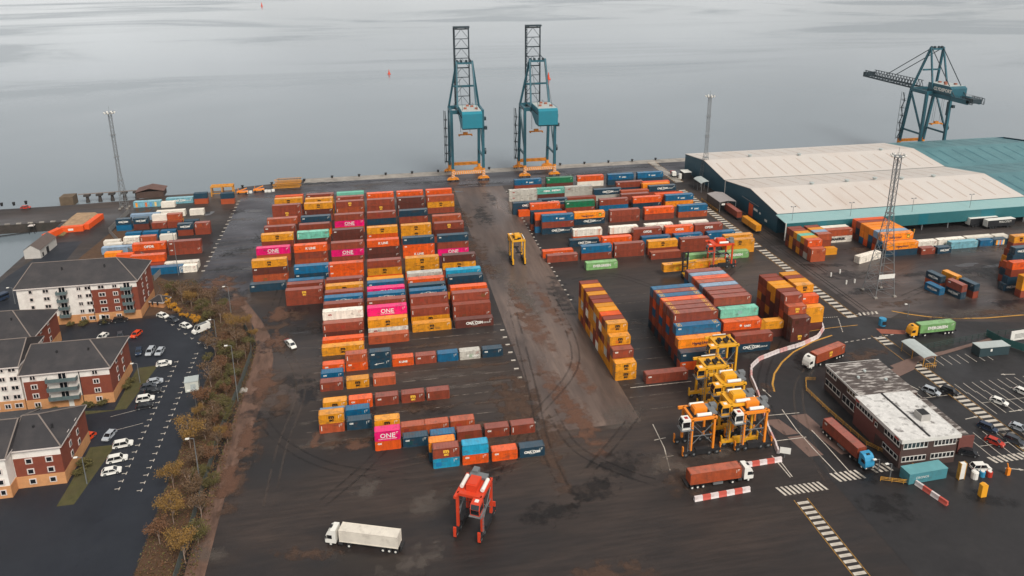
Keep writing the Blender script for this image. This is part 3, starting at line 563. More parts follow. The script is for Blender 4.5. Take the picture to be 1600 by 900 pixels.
# ------------------------------------------------------------------ ship-to-shore cranes
TEAL = mat('crane_teal_paint', lin((38,88,100)), .45, .15, .3, dirt=(*lin((70,58,50)),.6), dscale=.25, dlo=.58, dhi=.8)
TEALL = mat('machinery_house_teal', lin((34,120,136)), .4, .08, .3, dirt=(*lin((60,80,84)),.5), dscale=.3, dlo=.58, dhi=.8)
ORNG = mat('crane_orange_paint', lin((226,138,36)), .45, .12, .5, dirt=(*lin((90,60,40)),.6), dscale=.6)
PALEROOF = mat('pale_flat_roof', lin((170,176,172)), .5, .1, .5)
DSTEEL = mat('dark_boom_steel', lin((38,52,58)), .5, .2, .4)
def crane(X, label, raised, text=None):
    t = thing('quay_crane', label, 'quay crane', (X, 372, 0), 0, 'ship to shore cranes on the quay')
    def b(mb, nm, mt=TEAL, p=t): return mb.build(nm, mt, p)
    for sx in (-8, 8):                                               # legs, x across, y towards the water
        b(MB().bar((sx,1,3.4), (sx,1,37), 1.3, 1.5), 'leg')
        b(MB().bar((sx,18,3.4), (sx*.98,14,37), 1.3, 1.5), 'leg')
        b(MB().bar((sx,1,36.3), (sx,14.6,36.3), 1.1, 1.6).bar((sx,1,12), (sx,17,12), .7, 1.).bar((sx,1,13), (sx,14,35), .8, .9), 'side_frame')
        b(MB().bar((sx*.98,14,37), (sx*.5,8,61), 1., 1.1).bar((sx*.6,1,38), (sx*.5,8,61), .8, .8), 'mast_leg')
    for y_ in (1, 14): b(MB().bar((-8,y_,36.3), (8,y_,36.3), 1.2, 1.8), 'portal_beam')
    b(MB().bar((-4.6,8,60), (4.6,8,60), .8, 1.), 'mast_crossbeam'); b(MB().bar((-5.6,9.9,48), (5.6,9.9,48), .8, .9), 'mast_crossbeam')
    mb = MB()
    for x in (-3.6,-1.6,1,3): mb.cyl((x,7.6,61), (x,8.6,61), .7, 8)
    b(mb, 'sheave_block', DSTEEL)
    for y, o_ in ((1,0), (18,1)):
        sill = b(MB().box(-7.2,7.2,y-.6,y+.6,3.6,5.2), 'sill_beam', ORNG)
        if not o_:
            mb = MB()
            for i in range(14): mb.add([(-7+i, y-.63, 3.6), (-6.75+i, y-.63, 3.6), (-6.25+i, y-.63, 5.2), (-6.5+i, y-.63, 5.2)], [(0,1,2,3)])
            for sx in (-8,8):
                for i in range(4): mb.add([(sx-.78, y-.9, 2+i*.9), (sx+.78, y-.9, 2.5+i*.9), (sx+.78, y-.9, 2.72+i*.9), (sx-.78, y-.9, 2.22+i*.9)], [(0,1,2,3)])
            mb.build('warning_stripes', WHITE, sill)
        for sx in (-8, 8):
            bo = b(MB().box(sx-.75,sx+.75,y-.85,y+.85,1.9,6.4 if not o_ else 5.6).prism([(sx-3.1,.7),(sx+3.1,.7),(sx+2.6,1.5),(sx+.9,2.2),(sx-.9,2.2),(sx-2.6,1.5)], y-.8, y+.8), 'bogie', ORNG)
            mb = MB()
            for k in (-2.4,-1.2,1.2,2.4): mb.cyl((sx+k, y-.3, .45), (sx+k, y+.3, .45), .42, 10)
            mb.build('rail_wheel', DARK, bo)
    ye = -15 if raised else -25; ho = 0 if raised else 3             # tail end and house position
    gd = b(MB().box(-4.2,-3.2,ye,20,34.0,36.6).box(3.2,4.2,ye,20,34.0,36.6).box(-4.2,4.2,ye,ye+1,34.8,36.4), 'main_girder')
    mb = MB()
    for i in range(9): mb.bar((-3.2,-13+i*3.6,35), (3.2,-13+i*3.6,35), .3, .3)
    for sx in (-4.9, 4.9):
        mb.box(min(sx,sx*.86),max(sx,sx*.86),ye,18,36.6,36.68)
        for z in (37.2, 37.7): mb.bar((sx,ye,z), (sx,18,z), .07)
        for i in range(12): mb.bar((sx,ye+i*3,36.6), (sx,ye+i*3,37.7), .07)
    mb.build('walkway', DSTEEL, gd)
    z0 = 30.6 if raised else 34.4; zt = 39.4 if raised else 41.6
    h = b(MB().prism([(-15.8+ho,z0+.8),(-14.8+ho,z0),(-8+ho,z0),(2.5+ho,34.6),(2.5+ho,zt),(-14.2+ho,zt),(-15.8+ho,zt-1)], -4.4, 5.4, axis='x'), 'machinery_house', TEALL if raised else TEAL)
    b(MB().box(-4.2,5.2,-13.8+ho,2.2+ho,zt,zt+.1), 'house_roof', PALEROOF, h)
    vm_ = shared('cvent', lambda: MB().box(-.7,.7,-.6,.6,0,.8).mesh('roof_ventilator', mat('rusty_vent', lin((150,90,70)), .6, .2, 1.)))
    for x, y in ((-2,-8),(2,-3),(3.4,-9),(0,-1)): o = link('roof_ventilator', vm_, h); o.location = (x, y+ho, zt+.1)
    if not raised:
        mb = MB()
        for x in (-3.6,3.6):
            for z in (34.6,37.6): mb.bar((x,ye-3,z), (x,ye+6,z), .3)
            for i in range(5): mb.bar((x,ye-3+i*1.8,34.6), (x,ye-3+i*1.8,37.6), .2).bar((x,ye-3+i*1.8,34.6), (x,ye-1.2+i*1.8,37.6), .16)
        mb.box(-2.8,2.8,ye-2,ye+3,35,37.2).build('tail_platform', DSTEEL, t)
    # boom as a lattice box, in its own frame along +y then turned up
    L_ = 45 if not raised else 41
    mb = MB(); w_ = 3.9; th = 2.5 if raised else 4.0
    for x in (-w_, w_):
        mb.bar((x,0,0), (x,L_,0), .6, .8).bar((x*.92,0,th), (x*.92,L_,th-.3), .34, .34)
        n_ = int(L_/2.6)
        for i in range(n_):
            y0, y1 = i*L_/n_, (i+1)*L_/n_
            mb.bar((x,y0,.2), (x*.92,(y0+y1)/2,th-.1), .22).bar((x*.92,(y0+y1)/2,th-.1), (x,y1,.2), .22)
    for i in range(0, int(L_)+1, 5):
        mb.bar((-w_,i,0), (w_,i,0), .35 if i % 10 else .6, .4); mb.bar((-w_,i,0), (0,min(i+5,L_),0), .2, .2).bar((w_,i,0), (0,min(i+5,L_),0), .2, .2)
    mb.box(-w_-.3, w_+.3, L_-.3, L_+.5, -.4, 2.6)
    bm_ = mb.build('boom', DSTEEL, t); bm_.location = (0, 19.5, 36)
    if raised: bm_.rotation_euler = (R(90), 0, 0)
    mb = MB()                                                        # stays
    if raised:
        for x in (-3.6,3.6): mb.bar((x,8.3,60.5), (x,18.2,62), .3, .3).bar((x,8,60.5), (x,-13,37), .18, .18)
    else:
        for x in (-3.6,3.6): mb.bar((x,8.3,60.5), (x,19.5+24,40), .28, .4).bar((x,7.6,60.5), (x,-16,35.2), .28, .4)
    mb.build('stay', DSTEEL, t)
    # trolley, ropes and spreader
    ty, sz = (10, 22) if raised else (0, 18)
    mb = MB().box(-3,3,ty-1.6,ty+1.6,33.8,34.5); tr = mb.build('trolley', DSTEEL, t)
    mb = MB()
    for x in (-2.4,2.4):
        for y in (-.7,.7): mb.bar((x,ty+y,33.8), (x,ty+y,sz+1.6), .09)
    mb.build('hoist_rope', DARK, tr)
    mb = MB().box(-3.4,3.4,ty-.5,ty+.5,sz,sz+.6).box(-3.6,-3,ty-1.2,ty+1.2,sz-.3,sz+.4).box(3,3.6,ty-1.2,ty+1.2,sz-.3,sz+.4).box(-1.2,1.2,ty-.7,ty+.7,sz+.6,sz+1.6)
    mb.build('spreader', ORNG, t)
    # cab, stairs, cable reel
    cb = MB().box(5.4,7.4,6,8.6,32.2,34.6).build('operator_cab', TEALL, t); MB().box(5.5,7.3,8.6,8.66,32.5,34.2).build('window', GLASS, cb)
    mb = MB()
    for i in range(6):
        z = 6+i*4.6; mb.box(-10.4,-8.7,16,18.6,z,z+.12); mb.bar((-9.6,16.2 if i%2 else 18.4,z), (-9.6,18.4 if i%2 else 16.2,z+4.6), .5, .12)
        for x in (-10.4,-8.7): mb.bar((x,16,z+1), (x,18.6,z+1), .07)
    mb.bar((-10.4,16,5), (-10.4,16,34), .14).bar((-10.4,18.6,5), (-10.4,18.6,34), .14)
    mb.build('access_stair', DSTEEL, t)
    mb = MB().cyl((8.8,2,15), (9.6,2,15), 1.6, 14).bar((8.6,3,22), (8.6,3,30), .9, .9).box(8.6,10,-1,1,27,28.6).box(8.6,9.8,1,3.4,31.4,33)
    mb.build('cable_reel', DSTEEL, t)
    if text:
        o = link('lettering', text_mesh(text, 2.5, WHITE, 1., .12), t); o.location = (-4.5, -6.2, 38.9); o.rotation_euler = (0, 0, R(-90))
    return t
crane(46.2, 'teal quay crane with raised boom, left of the pair above the container aisle', True)
crane(84.2, 'teal quay crane with raised boom, right of the pair, beside the east block', True)
crane(318.2, 'teal quay crane with lowered boom and white lettering, beyond the warehouse roof', False, 'CLYDEPORT')
# ------------------------------------------------------------------ lattice lighting masts
def mast(X, Y, H, hb, label, tri=False, sign=False):
    t = thing('lighting_mast', label, 'lighting mast', (X, Y, 0), 0, 'lattice lighting masts')
    def wd(z): return hb+(0.75-hb)*min(1, z/(H*.62)) if tri else hb+(0.6-hb)*min(1, z/(H*.4))
    mb = MB(); n_ = 16 if tri else 20
    cs = [(1,1),(1,-1),(-1,-1),(-1,1)]
    zs = [H*i/n_ for i in range(n_+1)]
    for i in range(n_):
        a, b_ = wd(zs[i])/1, wd(zs[i+1])/1
        for j in range(4):
            c0, c1 = cs[j], cs[(j+1) % 4]
            th = .2 if tri else .14
            mb.bar((c0[0]*a,c0[1]*a,zs[i]), (c0[0]*b_,c0[1]*b_,zs[i+1]), th)
            mb.bar((c0[0]*a,c0[1]*a,zs[i]), (c1[0]*b_,c1[1]*b_,zs[i+1]), .09).bar((c0[0]*a,c0[1]*a,zs[i]), (c1[0]*a,c1[1]*a,zs[i]), .09)
    mb.build('lattice_shaft', STEELG, t)
    mb = MB()
    for z in ((.3,.55,.78) if not tri else (.6,)): mb.box(-1.1,1.1,-1.1,1.1,H*z,H*z+.12)
    mb.build('rest_platform', STEELG, t)
    mb = MB().cyl((0,0,H), (0,0,H+.2), 1.9, 12)
    for i in range(12):
        a = math.pi*2*i/12; mb.bar((1.9*math.cos(a),1.9*math.sin(a),H), (1.9*math.cos(a),1.9*math.sin(a),H+1.1), .07)
    hd = mb.build('head_platform', STEELG, t)
    for i in range(8):
        a = math.pi*2*i/8; o = MB().box(-.35,.35,-.2,.2,-.3,.3).build('floodlight', WHITE, hd) if i == 0 else link('floodlight', o.data, hd)
        o.location = (2.2*math.cos(a), 2.2*math.sin(a), H+.4); o.rotation_euler = (.5, 0, a+math.pi/2)
    MB().bar((0,0,H), (0,0,H+3.2), .08).build('lightning_rod', STEELG, t)
    mb = MB()
    for i in range(4): mb.box(cs[i][0]*wd(0)-.5, cs[i][0]*wd(0)+.5, cs[i][1]*wd(0)-.5, cs[i][1]*wd(0)+.5, 0, .5)
    mb.build('footing', CONC, t)
    if sign: MB().box(-wd(7.5)-.1,wd(7.5)+.1,-wd(7.5)-.25,-wd(7.5)-.15,6.8,8.4).build('sign_board', WHITE, t)
mast(-117.4, 359.9, 45, 1.6, 'slender lattice lighting mast at far left beside the jetty')
mast(164.6, 345.0, 44.5, 2.2, 'slender lattice lighting mast beside the left wall of the warehouse')
mast(168.1, 210.6, 49, 3.6, 'wide-footed lattice lighting mast standing in the open eastern yard', True, True)
# ------------------------------------------------------------------ warehouse
CLAD = mat('dark_teal_cladding', lin((18,72,88)), .45, .06, .5, corr=('Y', 1.0, .02))
CLADF = mat('sea_green_cladding', lin((38,98,102)), .45, .08, .5, corr=('X', 1.0, .02))
RWHITE = mat('weathered_pale_roof_sheet', lin((200,191,182)), .55, .09, .05, dirt=(*lin((172,152,136)),.5), dscale=.05, corr=('X', .8, .03), stretch=(1,.5,1))
RTEAL = mat('teal_roof_sheet', lin((84,124,128)), .5, .12, .08, dirt=(*lin((60,98,104)),.6), dscale=.06, corr=('X', .8, .03))
RSTAIN = mat('grimy_rooflight', lin((176,158,144)), .5, .15, .4)
wh = thing('warehouse', 'big dockside warehouse with pale double-pitched roof and dark teal end wall', 'warehouse', (163.5, 267, 0))
prof = [(0,9),(4,9.2),(28,12),(52.5,8.5),(76.5,12),(100.5,9)]    # y, z from the near eave
prof = [(4,8.4),(28,12),(52.5,8.5),(77,12),(100.5,9.2)]
x1 = 119.5
mb = MB(); v = [(0,4,0)]+[(0,y,z) for y,z in prof]+[(0,100.5,0)]
mb.add(v, [tuple(range(len(v)))]); mb.add([(x1,y,z) for _,y,z in v], [tuple(range(len(v)))[::-1]])
mb.add([(0,4,0),(x1,4,0),(x1,4,8.4),(0,4,8.4)], [(0,1,2,3)]).add([(0,100.5,0),(x1,100.5,0),(x1,100.5,9.2),(0,100.5,9.2)], [(3,2,1,0)])
mb.build('wall', CLAD, wh)
for i in range(4):
    (y0,z0),(y1,z1) = prof[i], prof[i+1]
    ro = MB().add([(-.3,y0,z0+.05),(x1,y0,z0+.05),(x1,y1,z1+.05),(-.3,y1,z1+.05),(-.3,y0,z0+.3),(x1,y0,z0+.3),(x1,y1,z1+.3),(-.3,y1,z1+.3)],
        [(0,3,2,1),(4,5,6,7),(0,1,5,4),(1,2,6,5),(2,3,7,6),(3,0,4,7)]).build('roof', RWHITE, wh)
    mb = None
    for k in range(16):                                              # grimy translucent strips, let into each slope
        x = 4+k*7.35; f0, f1 = (.12,.82) if i % 2 == 0 else (.2,.85)
        def q_(f, dx): return (x+dx, y0+(y1-y0)*f, z0+(z1-z0)*f+.31)
        o = MB().add([q_(f0,0), q_(f0,.7), q_(f1,.7), q_(f1,0)], [(0,1,2,3)]).build('rooflight', RSTAIN, ro) if mb is None else link('rooflight', mb, ro)
        if mb is None: mb = o.data; xb = x
        else: o.location = (x-xb, 0, 0)
MB().box(-.35,x1+.1,52.2,52.8,8.7,8.95).build('gutter', mat('gutter', lin((120,118,112)),.5,.1,1.), wh)
vm = MB().cyl((0,0,0),(0,0,.9),.8,10).cyl((0,0,.9),(0,0,1.2),1.1,10).mesh('roof_ventilator', PALEROOF)
for x, y in ((26,79),(52,76),(92,28),(63,30),(30,28.5),(48,29),(75,27.5),(100,77)):
    o = link('roof_ventilator', vm, wh); o.location = (x, y, 12)
# trim and doors on the end wall
MB().box(-.12,-.02,52.2,52.8,0,8.6).build('downpipe', WHITE, wh)
MB().add([(-.1,24.5,0),(-.1,28.4,0),(-.1,28.4,5.6),(-.1,24.5,5.6)], [(0,1,2,3)]).build('sliding_door', mat('orange_door', lin((216,84,34)),.5,.05,1.), wh)
MB().box(-.35,-.05,19.5,35,6.3,6.6).build('door_rail', STEELG, wh)
for y0,y1,z0,z1 in ((20.5,24,3.6,4.6),(17.8,19,3.4,4.2),(12,14,1.8,2.8)): MB().box(-.12,-.02,y0,y1,z0,z1).build('sign', WHITE, wh)
# canopy
cp = MB().add([(-1,-4.5,7.2),(x1+60,-4.5,7.2),(x1+60,4,8.2),(-1,4,8.2),(-1,-4.5,6.9),(x1+60,-4.5,6.9),(x1+60,4,7.9),(-1,4,7.9)], [(4,7,6,5),(0,1,2,3),(0,4,5,1),(1,5,6,2),(2,6,7,3),(3,7,4,0)]).build('canopy_roof', mat('pale_teal_canopy_sheet', lin((140,172,170)), .5, .1, .2, dirt=(*lin((110,146,146)),.5), dscale=.2), wh)
MB().box(-1.05,x1+60,-4.75,-4.5,2.5,7.35).build('fascia', CLADF, cp)
for x0, x_ in ((13,17),(60,64.5),(90,97)): MB().box(x0,x_,-4.8,-4.76,2.55,7.3).build('fascia_panel', mat('deep_teal_panel', lin((14,98,108)),.45,.05,1.), cp)
MB().box(-1.25,-.95,-4.8,-4.4,0,7.6).build('downpipe', WHITE, cp)
for i in range(15): o = (MB().box(-.2,.2,-4.4,-4.0,0,7.0).build('canopy_post', STEELG, cp) if i == 0 else link('canopy_post', pm, cp)); pm = o.data; o.location = (i*12.5, 0, 0)
MB().box(22,100,1.8,3.9,0,1.2).build('loading_dock', CONC, wh)
dm_ = MB().box(-1.6,1.6,1.5,1.75,1.3,4.6).mesh('dock_door', [WHITE])
for x in (31,40,44,52,58,75): o = link('dock_door', dm_, wh); o.location = (x, 0, 0)
for x in (33,40,47,55,57): MB().box(x-.2,x+.2,-6.9,-6.5,0,1.5).build('bollard', MARKY, wh)
wl = thing('wall_light', 'small floodlight pole on the front edge of the warehouse roof, left', 'light', (166.5, 265, 7.5), 0, 'floodlight poles on the canopy')
MB().bar((0,0,0),(0,0,6),.12).bar((-.9,0,6),(.9,0,6),.1).box(-1.1,-.6,-.2,.2,5.9,6.2).box(.6,1.1,-.2,.2,5.9,6.2).build('pole', STEELG, wl)
for x, wd_ in ((193,'second from left'),(222,'middle'),(250,'right')): dup(wl, (x,265,7.5), 0, 'small floodlight pole on the front edge of the warehouse roof, '+wd_)
# teal extension behind, to the right
ex = thing('warehouse', 'teal-roofed warehouse extension adjoining the pale roof on its right', 'warehouse', (283.2, 267, 0))
x2 = 78
mb = MB(); v = [(0,4,0)]+[(0,y,z) for y,z in prof]+[(0,100.5,0)]
mb.add([(x2,y,z) for _,y,z in v], [tuple(range(len(v)))[::-1]]).add([(0,4,0),(x2,4,0),(x2,4,8.4),(0,4,8.4)], [(0,1,2,3)]).add([(0,100.5,0),(x2,100.5,0),(x2,100.5,9.2),(0,100.5,9.2)], [(3,2,1,0)]).build('wall', CLAD, ex)
for i in range(4):
    (y0,z0),(y1,z1) = prof[i], prof[i+1]
    xe = x2 if i < 3 else x2-6
    ro = MB().add([(0,y0,z0+.1),(xe,y0,z0+.1),(xe,y1,z1+.1),(0,y1,z1+.1)], [(0,1,2,3)]).build('roof', RTEAL, ex)
    for k in range(9):
        x = 4+k*8
        o = MB().add([(4,y0+(y1-y0)*.15,z0+(z1-z0)*.15+.16),(4.5,y0+(y1-y0)*.15,z0+(z1-z0)*.15+.16),(4.5,y0+(y1-y0)*.85,z0+(z1-z0)*.85+.16),(4,y0+(y1-y0)*.85,z0+(z1-z0)*.85+.16)], [(0,1,2,3)]).build('rooflight', TEAL, ro) if k == 0 else link('rooflight', rm, ro)
        rm = o.data; o.location = (k*8, 0, 0)
MB().box(0,.3,4,100,8.6,8.9).build('parapet', CLADF, ex)
# small dockside sheds west of the warehouse
sh = thing('open_shed', 'grey flat-roofed wagon shed beside the hatched line near the warehouse', 'shed', (151.5, 300, 0))
MB().prism([(0,4.7),(4,5.3),(8,4.7),(8,4.95),(4,5.55),(0,4.95)], 0, 13.4).build('roof', mat('grey_sheet_roof', lin((150,142,138)),.5,.1,.4, corr=('Y',1.,.02)), sh)
MB().box(0,.15,0,13.2,0,4.7).box(0,8,13.1,13.3,0,4.7).build('wall', mat('dark_shed_wall', lin((70,62,58)),.7,.2,.5), sh)
for x in (.15,3.9,7.8):
    for y in (.1,6.5): MB().box(x,x+.25,y,y+.25,0,4.75).build('post', STEELG, sh)
MB().box(1,2.6,-.05,.05,3.4,4.2).build('sign', WHITE, sh)
sh = thing('open_shelter', 'pale curved-roof shelter on posts near the lattice mast by the warehouse', 'shelter', (155.5, 329, 0))
MB().prism([(0,4.6),(1.5,5.4),(4,5.6),(4,5.75),(1.5,5.6),(0,4.8)], 0, 9).build('roof', PALEROOF, sh)
for x in (.3,3.8):
    for y in (.1,4.5,8.8): MB().box(x,x+.2,y,y+.2,0,5).build('post', STEELG, sh)
sh = thing('site_cabin', 'small white-roofed cabin and tank by the far corner of the warehouse', 'cabin', (156.5, 352, 0))
MB().box(0,4,0,5,0,3.6).build('wall', DARK, sh); MB().box(-.2,4.2,-.2,5.2,3.6,3.8).build('roof', WHITE, sh); MB().cyl((-1.2,2,.0),(-1.2,2,2.6),.9,12).build('tank', WHITE, sh)
t = thing('tractor', 'red and white tractor unit parked at end of hatched line near the quay', 'tractor', (153.2, 358, 0), R(80))
MB().box(-2.6,2.4,-1.1,1.1,.6,1.1).build('chassis', DARK, t); MB().box(.8,2.6,-1.15,1.15,1.,2.6).build('cab', REDL, t); MB().box(-2.4,.5,-1.,1.,1.1,3.).build('load', WHITE, t)
# goods wagons
for (y0, L_, tk, lab) in ((289,40,'b','flat railway wagon carrying a red-brown container out of the shed'), (277.6,20,'y','flat railway wagon carrying the two yellow containers')):
    t = thing('flat_wagon', lab, 'railway wagon', (155.8, y0 if L_ == 40 else 278, 0))
    MB().box(-1.2,1.2,-6.4 if L_ == 20 else -.4,6.6 if L_ == 20 else 12.8,.75,1.05).build('deck', DARK, t)
    mb = MB()
    for y in ((-5.4,-3.6,3.6,5.4) if L_ == 20 else (.8,2.6,9.8,11.6)): mb.cyl((-.8,y,.45), (.8,y,.45), .44, 10)
    mb.build('wheel', DARK, t)
container(157.0, 289, 1.08, 40, 'b', '', 'red-brown container on flat wagon leaving the grey shed', None, rz=R(90))
container(157.0, 278.3, 1.08, 20, 'y', '', 'yellow container on flat wagon, rear of the two beside the warehouse', None, rz=R(90))
container(157.0, 271.9, 1.08, 20, 'y', 'M', 'yellow container on flat wagon, front of the two beside the warehouse', None, rz=R(90))
for x in (155.1, 156.55, 160.0, 161.45):
    MB().box(x-.04,x+.04,196 if x < 158 else 230,318,.02,.1).build('rail', DARK, None, 'structure')
# hatched walking lines: white bars between yellow edge lines
def hatch(name, X0, X1, Y0, Y1, step, skip=()):
    base = MB().box(X0-.32,X0-.2,Y0,Y1,.025,.032).box(X1+.2,X1+.32,Y0,Y1,.025,.032).build(name, MARKY, None, 'structure')
    bm_ = MB().box(X0,X1,0,step*.5,.025,.034).mesh('white_bar', MARK); y = Y0
    while y < Y1-step*.5:
        if not any(a <= y <= b for a, b in skip):
            o = link('white_bar', bm_, base); o.location = (0, y, 0)
        y += step
hatch('hatched_walkway', 146.9, 150.1, 124, 184, 1.8, ((168,178),))
hatch('hatched_walkway', 146.8, 150.1, 196, 256, 2.5)
hatch('hatched_walkway', 146.6, 149.9, 258, 336, 2.7)
hatch('hatched_walkway', 150.2, 154.4, 348, 388, 2.4)
# ------------------------------------------------------------------ straddle carriers
def straddle(name, label, cx, cy, rz, H, paint, cabp, tubes=True, L_=9.4, Wd=5.2, box=True, legs=2.75, group='straddle carriers parked in the yard', black_low=True):
    t = thing(name, label, 'straddle carrier', (cx, cy, 0), rz, group)
    P_ = mat_named(paint); CB = mat_named(cabp); w2 = Wd/2
    for sy in (-w2, w2):
        bo = MB().box(-L_/2,L_/2,sy-.38,sy+.38,1.05,1.75).box(-1.6,1.6,sy-.5,sy+.5,.7,2.1).build('side_beam', DARK if black_low else P_, t)
        for x in (-L_/2+.8,-1.9,1.9,L_/2-.8):
            wm = shared('swheel', lambda: MB().cyl((0,-.28,0), (0,.28,0), .78, 14).cyl((0,-.3,0), (0,.3,0), .34, 8, 1).mesh('wheel', [TYRE, STEELG]))
            o = link('wheel', wm, t); o.location = (x, sy, .78)
        for x in (-L_/2+.05, L_/2-.05): MB().box(x-.12,x+.12,sy-.3,sy+.3,.6,2.9).build('bumper', P_, t)
        for sx in (-legs, legs): MB().bar((sx,sy,1.7), (sx,sy,H), .5, .55).build('leg', P_, t)
        MB().bar((-legs-1.4,sy,H), (legs+.6,sy,H), .55, .6).build('top_beam', P_, t)
        MB().bar((-legs,sy,H-1.2), (legs,sy,3), .12).bar((legs,sy,H-1.2), (-legs,sy,3), .12).bar((-legs,sy,H*.55), (legs,sy,H*.55), .16).build('brace', STEELG, t)
    for sx in (-legs, legs): MB().bar((sx,-w2,H), (sx,w2,H), .55, .6).build('cross_beam', P_, t)
    MB().box(-legs,legs,-w2+.3,w2-.3,H+.05,H+.15).build('deck', DARK if cabp == 'white' else P_, t)
    if box:
        MB().box(-1.7,1.5,-1.1,1.1,H+.2,H+1.6).box(-1.4,1.2,-.9,.9,H+1.6,H+1.75).build('engine_housing', P_, t)
    if tubes:
        for y in (-w2+.3,w2-.5): MB().cyl((-1.6,y,H+.85), (1.9,y,H+.85), .42, 10).build('exhaust_silencer', WHITE, t)
        MB().box(legs-.7,legs+.9,-1.9,1.9,H+.3,H+.8).box(legs+.3,legs+1.8,.3,1.6,H+.2,H+1.3).build('radiator', STEELG, t)
    else:
        mb = MB()
        for i in range(7): mb.box(-2.2+i*.7,-1.85+i*.7,-1.6+(i%3)*.7,.2+(i%3)*.5,H+.2,H+.55+(i%2)*.3)
        mb.bar((-2.4,-2,H+.7),(2.2,-2,H+.7),.12).bar((-2.4,2,H+.7),(2.2,2,H+.7),.12).build('hydraulic_pipework', DARK, t)
        MB().bar((-1.9,w2,H+.5),(1.9,w2,H+.5),.3,.3).build('handrail', WHITE, t)
    c_ = MB().prism([(-legs-2.6,H-2.2),(-legs-.6,H-2.2),(-legs-.6,H+.35),(-legs-2.3,H+.35),(-legs-2.75,H-.7)], -w2-.5, -w2+1.5).build('operator_cab', CB, t)
    MB().box(-legs-2.5,-legs-.75,-w2-.54,-w2-.5,H-1.6,H-.2).add([(-legs-2.78,-w2-.35,H-.72),(-legs-2.78,-w2+1.35,H-.72),(-legs-2.4,-w2+1.35,H+.2),(-legs-2.4,-w2-.35,H+.2)], [(0,1,2,3)]).add([(-legs-2.63,-w2-.35,H-2.0),(-legs-2.63,-w2+1.35,H-2.0),(-legs-2.79,-w2+1.35,H-.8),(-legs-2.79,-w2-.35,H-.8)], [(0,1,2,3)]).build('window', GLASS, c_)
    MB().box(-legs-1.8,-legs-1.,-w2+.1,-w2+.9,H+.36,H+.42).build('roof_hatch', REDL if cabp == 'white' else WHITE, c_)
    mb = MB().box(-legs-3,-legs,-w2-.9,-w2+1.7,H-2.35,H-2.25)
    for x in (-legs-3,-legs): mb.bar((x,-w2-.9,H-2.3),(x,-w2-.9,H-1.3),.07)
    mb.bar((-legs-3,-w2-.9,H-1.3),(-legs,-w2-.9,H-1.3),.07)
    for i in range(int((H-3)/.9)): mb.bar((-legs-.9,-w2-.5,2.2+i*.9),(-legs-.3,-w2-.5,2.2+i*.9),.06)
    mb.bar((-legs-.95,-w2-.5,1.8),(-legs-.95,-w2-.5,H-2),.08).bar((-legs-.3,-w2-.5,1.8),(-legs-.3,-w2-.5,H-2),.08)
    mb.build('ladder', STEELG, t)
    mb = MB().box(-3,3,-.4,.4,H*.5,H*.5+.4).box(-3.2,-2.8,-1.2,1.2,H*.5-.1,H*.5+.3).box(2.8,3.2,-1.2,1.2,H*.5-.1,H*.5+.3)
    for x in (-1.6,1.6):
        for y in (-.8,.8): mb.bar((x,y,H*.5+.3),(x,y,H),.08)
    mb.build('spreader', DARK, t)
    return t
_mats = {}
def mat_named(k):
    d = dict(orange=(230,134,38), yellow=(222,160,36), white=(226,222,212), red=(206,66,38), blue=(52,138,176), tyellow=(230,160,40), grey=(120,124,126), green=(70,120,60), silver=(168,172,176), black=(30,31,34), carred=(178,52,34), darkgrey=(62,66,72), navy=(40,54,74), carorange=(214,70,30))
    if k not in _mats: _mats[k] = mat(k+'_vehicle_paint', lin(d[k]), .32, .05, .5, dirt=(*lin((110,90,75)), .25), dscale=.8, dlo=.55, dhi=.85)
    return _mats[k]
straddle('straddle_carrier', 'orange straddle carrier with white cab, left of the front pair behind white lorry', 71.0, 142.6, 0, 10, 'orange', 'white')
straddle('straddle_carrier', 'orange straddle carrier with white cab, right of the front pair near striped barrier', 84.0, 142.4, 0, 10.2, 'orange', 'white')
for nm, px, py, H, bx, lab in (('a', 1130, 533, 12, False, 'tallest yellow straddle carrier, rearmost of the yellow cluster in front of navy container'), ('b', 1113, 566, 11.5, False, 'yellow straddle carrier at left of the yellow cluster with open deck'),
        ('c', 1139, 592, 11, True, 'yellow straddle carrier with boxy engine housing in middle of yellow cluster'), ('d', 1152, 622, 11, True, 'yellow straddle carrier directly behind the right orange carrier')):
    P = at(px, py, H); straddle('straddle_carrier', lab, P.x, P.y, 0, H, 'yellow', 'tyellow', bx, box=bx, black_low=False)
straddle('straddle_carrier', 'lone yellow straddle carrier driving along the open container aisle', 50.6, 262, R(-90), 9.6, 'yellow', 'tyellow', False, L_=8, Wd=4.6)
straddle('straddle_carrier', 'red straddle carrier with white exhausts at the near end of container rows', 15.6, 127.5, R(62), 9.6, 'red', 'red', True)
straddle('straddle_carrier', 'orange-red straddle carrier standing over a yellow container near green container', 124.6, 243.4, 0, 9.4, 'carorange', 'carorange', True, L_=10.5, Wd=5, legs=3.6)
container(114.6, 242.6, 0, 40, 'y', '', 'yellow container on the ground under the orange-red straddle carrier', None)
